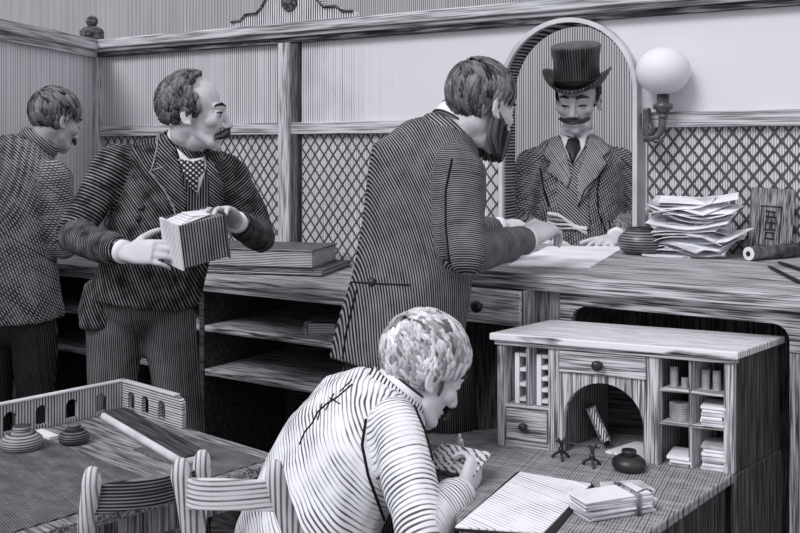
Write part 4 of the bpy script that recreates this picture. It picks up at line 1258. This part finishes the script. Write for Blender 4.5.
# ---- customer with the top hat
def customer():
    f = V((-.36, -.90, -.24)); c = P(578, 101, 4.12)
    D = 4.16
    rings = [(577, 136, D, .068, .066), (576, 145, D, .145, .09), (575, 160, D, .200, .12), (574, 190, D, .200, .135), (574, 225, D, .192, .135), (574, 270, D, .190, .135), (574, 310, D, .195, .14)]
    rv = V((-.98, .2, 0))
    aR = [P(531, 163, 4.12), P(519, 222, 4.10), P(550, 240, 3.90)]
    aL = [P(620, 162, 4.16), P(634, 222, 4.18), P(616, 237, 3.80)]
    legs = [[P(555, 312, D), P(555, 420, D), P(555, 500, D)], [P(596, 312, D), P(596, 420, D), P(596, 500, D)]]
    for lg in legs: lg[2].z = .08; lg[1].z = .47
    def hR(mb):
        hand(mb, aR[2] + V((0, -.02, 0)), V((-.3, -.9, .1)), V((0, .1, 1)), -1, [(.4, .5)] * 4, 1.0, .08)
    def hL(mb):
        hand(mb, aL[2] + V((-.01, -.02, -.005)), V((-.55, -.75, -.10)), V((.1, -.3, 1)), 1, [(.25, .35), (.25, .4), (.3, .4), (.35, .45)], 1.05, .12)
    t, M, jb, RL = person('moustached customer in a top hat and grey coat behind the ticket window', (c, f, V((0, 0, 1)), 1.10), rings, rv, [aR, aL], legs, (M_tweed, M_dtrous), [hR, hL], tdir=(1, 0, .2), seed=7, jacket_amp=.009)
    face_parts(t, M, M_hairK)
    mask = lambda d: d.y < .30 and d.z > -.55 and d.z < .62 and not (abs(d.x) > .8 and d.y > -.25 and d.z < -.2)
    hair('hair', t, M, M_hairK, mask, lambda d: V((0, -.4, -1)), 420, .04, .007, 1.06, 31)
    locks('moustache', t, M, M_hairK, [[(0, .108, -.047), (.018, .107, -.051), (.036, .095, -.056), (.054, .082, -.050)], [(0, .108, -.047), (-.018, .107, -.051), (-.036, .095, -.056), (-.054, .082, -.050)]], .0056, 8, .004, 8)
    # collar, tie, lapels
    nb = RL[0][0]
    loop('shirt_collar', nb + V((0, -.004, .020)), V((0, -.36, 1)), .064, .064, .0065, 3.0, M_white, t, rv, gap=.25)
    patch('shirt_front', [(560, 134), (573, 142), (588, 132), (585, 146), (573, 166), (565, 150)], jb, .006, M_white, t, .004)
    patch('necktie', [(568, 141), (578, 141), (580, 150), (576, 158), (573, 166), (569, 156), (566, 149)], jb, .012, M_ink, t, .008)
    patch('waistcoat', [(563, 150), (573, 166), (586, 150), (588, 190), (590, 230), (562, 230), (556, 190)], jb, .004, hatch('grey_waistcoat', .0095, .56, (.7, 0, .7), nscale=(8, 8, 8), wob=.3, var=.3, light=.66), t, .004)
    patch('lapel', [(552, 140), (560, 138), (566, 152), (572, 176), (568, 188), (556, 178), (546, 170), (550, 162), (543, 156)], jb, .010, M_greyflat, t, .007)
    patch('lapel', [(590, 136), (600, 140), (610, 152), (602, 158), (606, 164), (592, 184), (578, 206), (578, 176), (586, 152)], jb, .010, M_greyflat, t, .007)
    dk = plain('seam_ink', .08, var=.02)
    seam('coat_edge', [(578, 206), (584, 190), (598, 176), (606, 164)], jb, .003, dk, t, .012)
    seam('armhole_seam', [(601, 170), (597, 190), (598, 212), (606, 232)], jb, .003, dk, t, .002)
    seam('armhole_seam', [(540, 168), (544, 190), (549, 206)], jb, .003, dk, t, .002)
    # top hat: a thing worn on the head
    hm = M @ Matrix.Translation((0, -.008, .058)) @ Matrix.Rotation(-.02, 4, 'X')
    hs = M.to_3x3().col[0].length
    hb = M @ V((0, -.008, .058))
    ht = thing('top_hat', 'black silk top hat with curled brim worn by the customer', 'hat', hb)
    Rm = hm.to_3x3() @ Matrix.Scale(.96 / hs, 3)
    def lat(prof, nm, rx=1.0, ry=1.15, curl=0):
        mb = MB(); seg = 44; n = len(prof); vs = []; fs = []
        for r, z in prof:
            for j in range(seg):
                w = 2 * PI * j / seg
                k = max(0, (r - .098) / .045)
                p = V((r * rx * math.cos(w), r * ry * math.sin(w), z + curl * min(k, 1.2) * (math.cos(w) ** 2) - curl * .5 * min(k, 1.2) * math.sin(w) ** 2))
                vs.append(hb + Rm @ p)
        for i in range(n - 1):
            for j in range(seg):
                k = (j + 1) % seg
                fs.append((i * seg + j, i * seg + k, (i + 1) * seg + k, (i + 1) * seg + j))
        mb.add(vs, fs)
        mb.h = [((i % seg) / seg) * .60 for i in range(len(vs))]
        return mb.build(nm, M_silk, ht, True)
    lat([(.0005, .178), (.06, .179), (.100, .176), (.106, .170), (.106, .163), (.099, .12), (.096, .07), (.097, .03), (.098, .006), (.090, .002)], 'crown', 1, 1.08)
    lat([(.094, .003), (.100, .006), (.118, .006), (.134, .010), (.144, .020), (.1455, .028), (.141, .030), (.136, .020), (.118, .0005), (.100, -.002), (.094, .003)], 'brim', 1, 1.12, .045)
    b = lat([(.0975, .004), (.1015, .006), (.1005, .036), (.0975, .038)], 'hatband', 1, 1.08); b.data.materials[0] = M_ink
    return t
customer()
def wad():
    a = P(567, 231, 3.04)
    t = thing('banknotes', 'folded wad of banknotes passed between clerk and customer', 'money', a, -.15)
    for i in range(4):
        mb = MB(); n = 8; vs = []; fs = []
        for k in range(n + 1):
            u = k / n - .5
            for y in (-.028, .028):
                vs.append(V((u * .118, y * 1.2 + i * .002, .008 + .007 * i - .03 * u * (1 + .2 * i) + .006 * math.sin(u * 7 + i))))
        m = len(vs); vs += [v + V((0, 0, .0052)) for v in vs]
        for k in range(n):
            q0 = k * 2
            fs += [(q0, q0 + 2, q0 + 3, q0 + 1), (m + q0, m + q0 + 1, m + q0 + 3, m + q0 + 2), (q0, m + q0, m + q0 + 2, q0 + 2), (q0 + 1, q0 + 3, m + q0 + 3, m + q0 + 1)]
        mb.add(vs, fs).build('note', [M_papr3, M_papr2][i % 2], t, local=True)
wad()

# ---- clerk seated at the desk
def seated():
    f = V((.74, .40, -.50)); c = P(422, 371, 2.40)
    rings = [(399, 392, 2.385, .064, .062), (391, 400, 2.38, .125, .09), (374, 416, 2.37, .182, .118), (348, 450, 2.355, .190, .132), (322, 496, 2.335, .182, .134), (303, 545, 2.30, .188, .146), (296, 590, 2.28, .195, .155)]
    rv = V((.55, -.83, 0))
    aR = [P(400, 432, 2.22), P(418, 533, 2.06), P(461, 493, 2.21)]
    aL = [P(346, 396, 2.50), P(412, 480, 2.62), P(424, 472, 2.47)]
    kR = V((.085, 2.36, .53)); kL = V((-.03, 2.54, .53))
    hipc = P(296, 590, 2.28)
    legs = [[hipc + V((.06, -.06, .0)), kR, V((.12, 2.40, .08))], [hipc + V((-.03, .08, 0)), kL, V((.0, 2.60, .08))]]
    def hR(mb):
        w = aR[2] + (aR[2] - aR[1]).normalized() * .012
        hand(mb, w, P(474, 466, 2.28) - P(462, 490, 2.22), V((.75, -.65, .1)), 1, [(.35, .5), (.5, .7), (.6, .8), (.7, .8)], .86, .06, thumb=V((-.05, .35, .85)), thumb_curl=.1)
    def hL(mb):
        w = aL[2] + V((-.004, -.006, .0))
        hand(mb, w, V((.055, -.02, .03)), V((-.3, .5, -.7)), 1, [(.2, .4), (.25, .4), (.3, .5), (.35, .5)], .86, .06, thumb=V((.75, -.25, .45)))
    t, M, jb, RL = person('fair-haired man in a pale jacket seated at the desk reading a card', (c, f, V((.25, .1, 1)), 1.06), rings, rv, [aR, aL], legs, (M_pale, M_trous), [hR, hL], tdir=(.75, -.3, .62), seed=9, jacket_amp=.010, coat_voxel=.007, lean=.12, sleeve=(.064, .054, .044))
    face_parts(t, M, M_hairB)
    mask = lambda d: (d.z > -.58 + max(0, d.y) * 1.35 + (.25 if abs(d.x) > .75 and d.y > -.2 else 0)) and not (d.y > .70 and d.z < .42)
    hair('hair', t, M, M_hairS, mask, lambda d: V((d.x * .6 + .15, .75 if d.z > .2 else .1, -.6 if d.z < .7 else -.1)), 560, .050, .0085, 1.12, 41, wave=.007)
    locks('moustache', t, M, M_hairK, [[(0, .108, -.047), (.018, .104, -.054), (.036, .09, -.068)], [(0, .108, -.047), (-.018, .104, -.054), (-.036, .09, -.068)]], .006, 8, .004, 6)
    locks('sideburn', t, M, M_hairB, [[(.072, .012, .01), (.070, .022, -.012), (.066, .026, -.030)]], .004, 8, .0022, 5)
    nb = RL[0][0]
    loop('shirt_collar', nb + V((.006, .0, .012)), V((.62, .12, .78)), .060, .060, .006, 2.6, M_white, t, rv)
    edge_line(t, nb + V((.006, .0, .012)), V((.62, .12, .78)), .060, .060, rv, .015)
    edge_line(t, nb + V((.006, .0, .012)), V((.62, .12, .78)), .055, .055, rv, -.015)
    loop('coat_collar', nb + V((-.010, -.004, -.002)), V((.62, .12, .78)), .074, .074, .010, 2.0, hatch('pale_collar', .0095, .36, (1, 0, -.6), nscale=(6, 6, 6), wob=.3, var=.3, light=.9), t, rv)
    dk = plain('seam_ink', .08, var=.02)
    seam('back_seam', [(352, 385), (338, 397), (328, 403), (318, 412), (312, 424), (305, 432), (300, 444)], jb, .0022, dk, t, .001)
    for a, b in (((352, 380), (340, 392)), ((334, 394), (326, 410)), ((322, 404), (318, 420)), ((330, 398), (340, 404))):
        seam('back_seam', [a, b], jb, .0016, dk, t, .001)
    seam('armhole_seam', [(366, 420), (362, 445), (368, 475), (384, 520)], jb, .0032, dk, t, .001)
    seam('coat_edge', [(412, 402), (424, 430), (432, 460)], jb, .003, dk, t, .002)
    return t
seated()
def card():
    a, b = P(442, 443, 2.43), P(492, 453, 2.30)
    c_ = P(473, 477, 2.235); d_ = P(424, 466, 2.36)
    cen = (a + b + c_ + d_) / 4
    t = thing('picture_card', 'small picture card held in both hands by the seated man', 'card', cen)
    mb = MB(); n = (b - a).cross(d_ - a).normalized() * .0015
    vs = [a + n, b + n, c_ + n, d_ + n, a - n, b - n, c_ - n, d_ - n]
    mb.add(vs, [(0, 1, 2, 3), (7, 6, 5, 4), (0, 4, 5, 1), (1, 5, 6, 2), (2, 6, 7, 3), (3, 7, 4, 0)])
    mb.build('card_sheet', hatch('card_picture', .012, .30, (1, .3, 0), nscale=(34, 34, 34), wob=.3, var=.9, light=.80, dark=.3), t)
card()

# ---- man at the far left
def far_man():
    f = V((.56, .76, -.30)); c = P(55, 121, 4.0)
    D = 4.0
    rings = [(38, 142, D, .066, .064), (29, 150, D, .135, .095), (18, 168, D, .190, .12), (13, 210, D, .192, .135), (12, 260, D, .190, .142), (14, 318, D, .212, .16)]
    rv = V((.86, -.5, 0))
    aR = [P(56, 178, 3.92), P(64, 245, 3.95), P(76, 238, 4.24)]
    aL = [P(-18, 172, 4.1), P(-16, 245, 4.2), P(28, 248, 4.34)]
    legs = [[P(-8, 320, 4.04), P(-6, 430, 4.04), P(-6, 505, 4.06)], [P(34, 320, 3.96), P(36, 430, 3.97), P(38, 505, 3.98)]]
    for lg in legs: lg[2].z = .08; lg[1].z = .46
    def hR(mb): hand(mb, aR[2], V((.2, .9, -.1)), V((0, 0, 1)), -1, [(.2, .3)] * 4)
    def hL(mb): hand(mb, aL[2], V((.2, .9, -.1)), V((0, 0, 1)), 1, [(.2, .3)] * 4)
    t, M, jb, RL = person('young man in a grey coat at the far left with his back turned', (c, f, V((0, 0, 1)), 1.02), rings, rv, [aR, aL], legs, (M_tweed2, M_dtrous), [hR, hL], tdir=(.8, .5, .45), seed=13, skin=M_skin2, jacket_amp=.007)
    face_parts(t, M, M_hairK)
    mask = lambda d: (d.z > -.58 + max(0, d.y) * 1.4 + (.25 if abs(d.x) > .75 and d.y > -.2 else 0)) and not (d.y > .70 and d.z < .42)
    hair('hair', t, M, M_hairB, mask, lambda d: V((d.x * .6 + .1, .7 if d.z > .2 else .0, -.6 if d.z < .7 else -.1)), 520, .055, .0075, 1.09, 51, wave=.003)
    locks('moustache', t, M, M_hairK, [[(0, .108, -.047), (.018, .104, -.054), (.036, .09, -.066)], [(0, .108, -.047), (-.018, .104, -.054), (-.036, .09, -.066)]], .0055, 8, .004, 6)
    nb = RL[0][0]
    loop('coat_collar', nb + V((.004, 0, -.002)), V((.5, .3, .8)), .076, .074, .010, 2.2, hatch('collar_lines2', .009, .5, (1, 0, 1), nscale=(8, 8, 8), wob=.3, var=.3, light=.66), t, rv)
far_man()

# ------------------------------------------------------------------ camera and light
cam = bpy.data.cameras.new('camera'); co = bpy.data.objects.new('camera', cam); COL.objects.link(co)
co.location = (0, 0, CAMH); co.rotation_euler = (PI / 2, 0, 0)
cam.sensor_width = 36; cam.lens = 45; cam.shift_y = -116.5 / 800
cam.clip_start = .05
SC.camera = co
sun = bpy.data.lights.new('sun', 'SUN'); so = bpy.data.objects.new('sun', sun); COL.objects.link(so)
sun.energy = 2.1; sun.angle = math.radians(25); sun.color = (.97, .98, 1)
so.rotation_euler = V((.55, .62, -.80)).to_track_quat('-Z', 'Y').to_euler(); so.location = (-3, -3, 5)
w = bpy.data.worlds.new('world'); SC.world = w; w.use_nodes = True
w.node_tree.nodes['Background'].inputs[0].default_value = (.93, .93, .97, 1)
w.node_tree.nodes['Background'].inputs[1].default_value = .84
SC.view_settings.view_transform = 'Standard'
SC.view_settings.look = 'None'
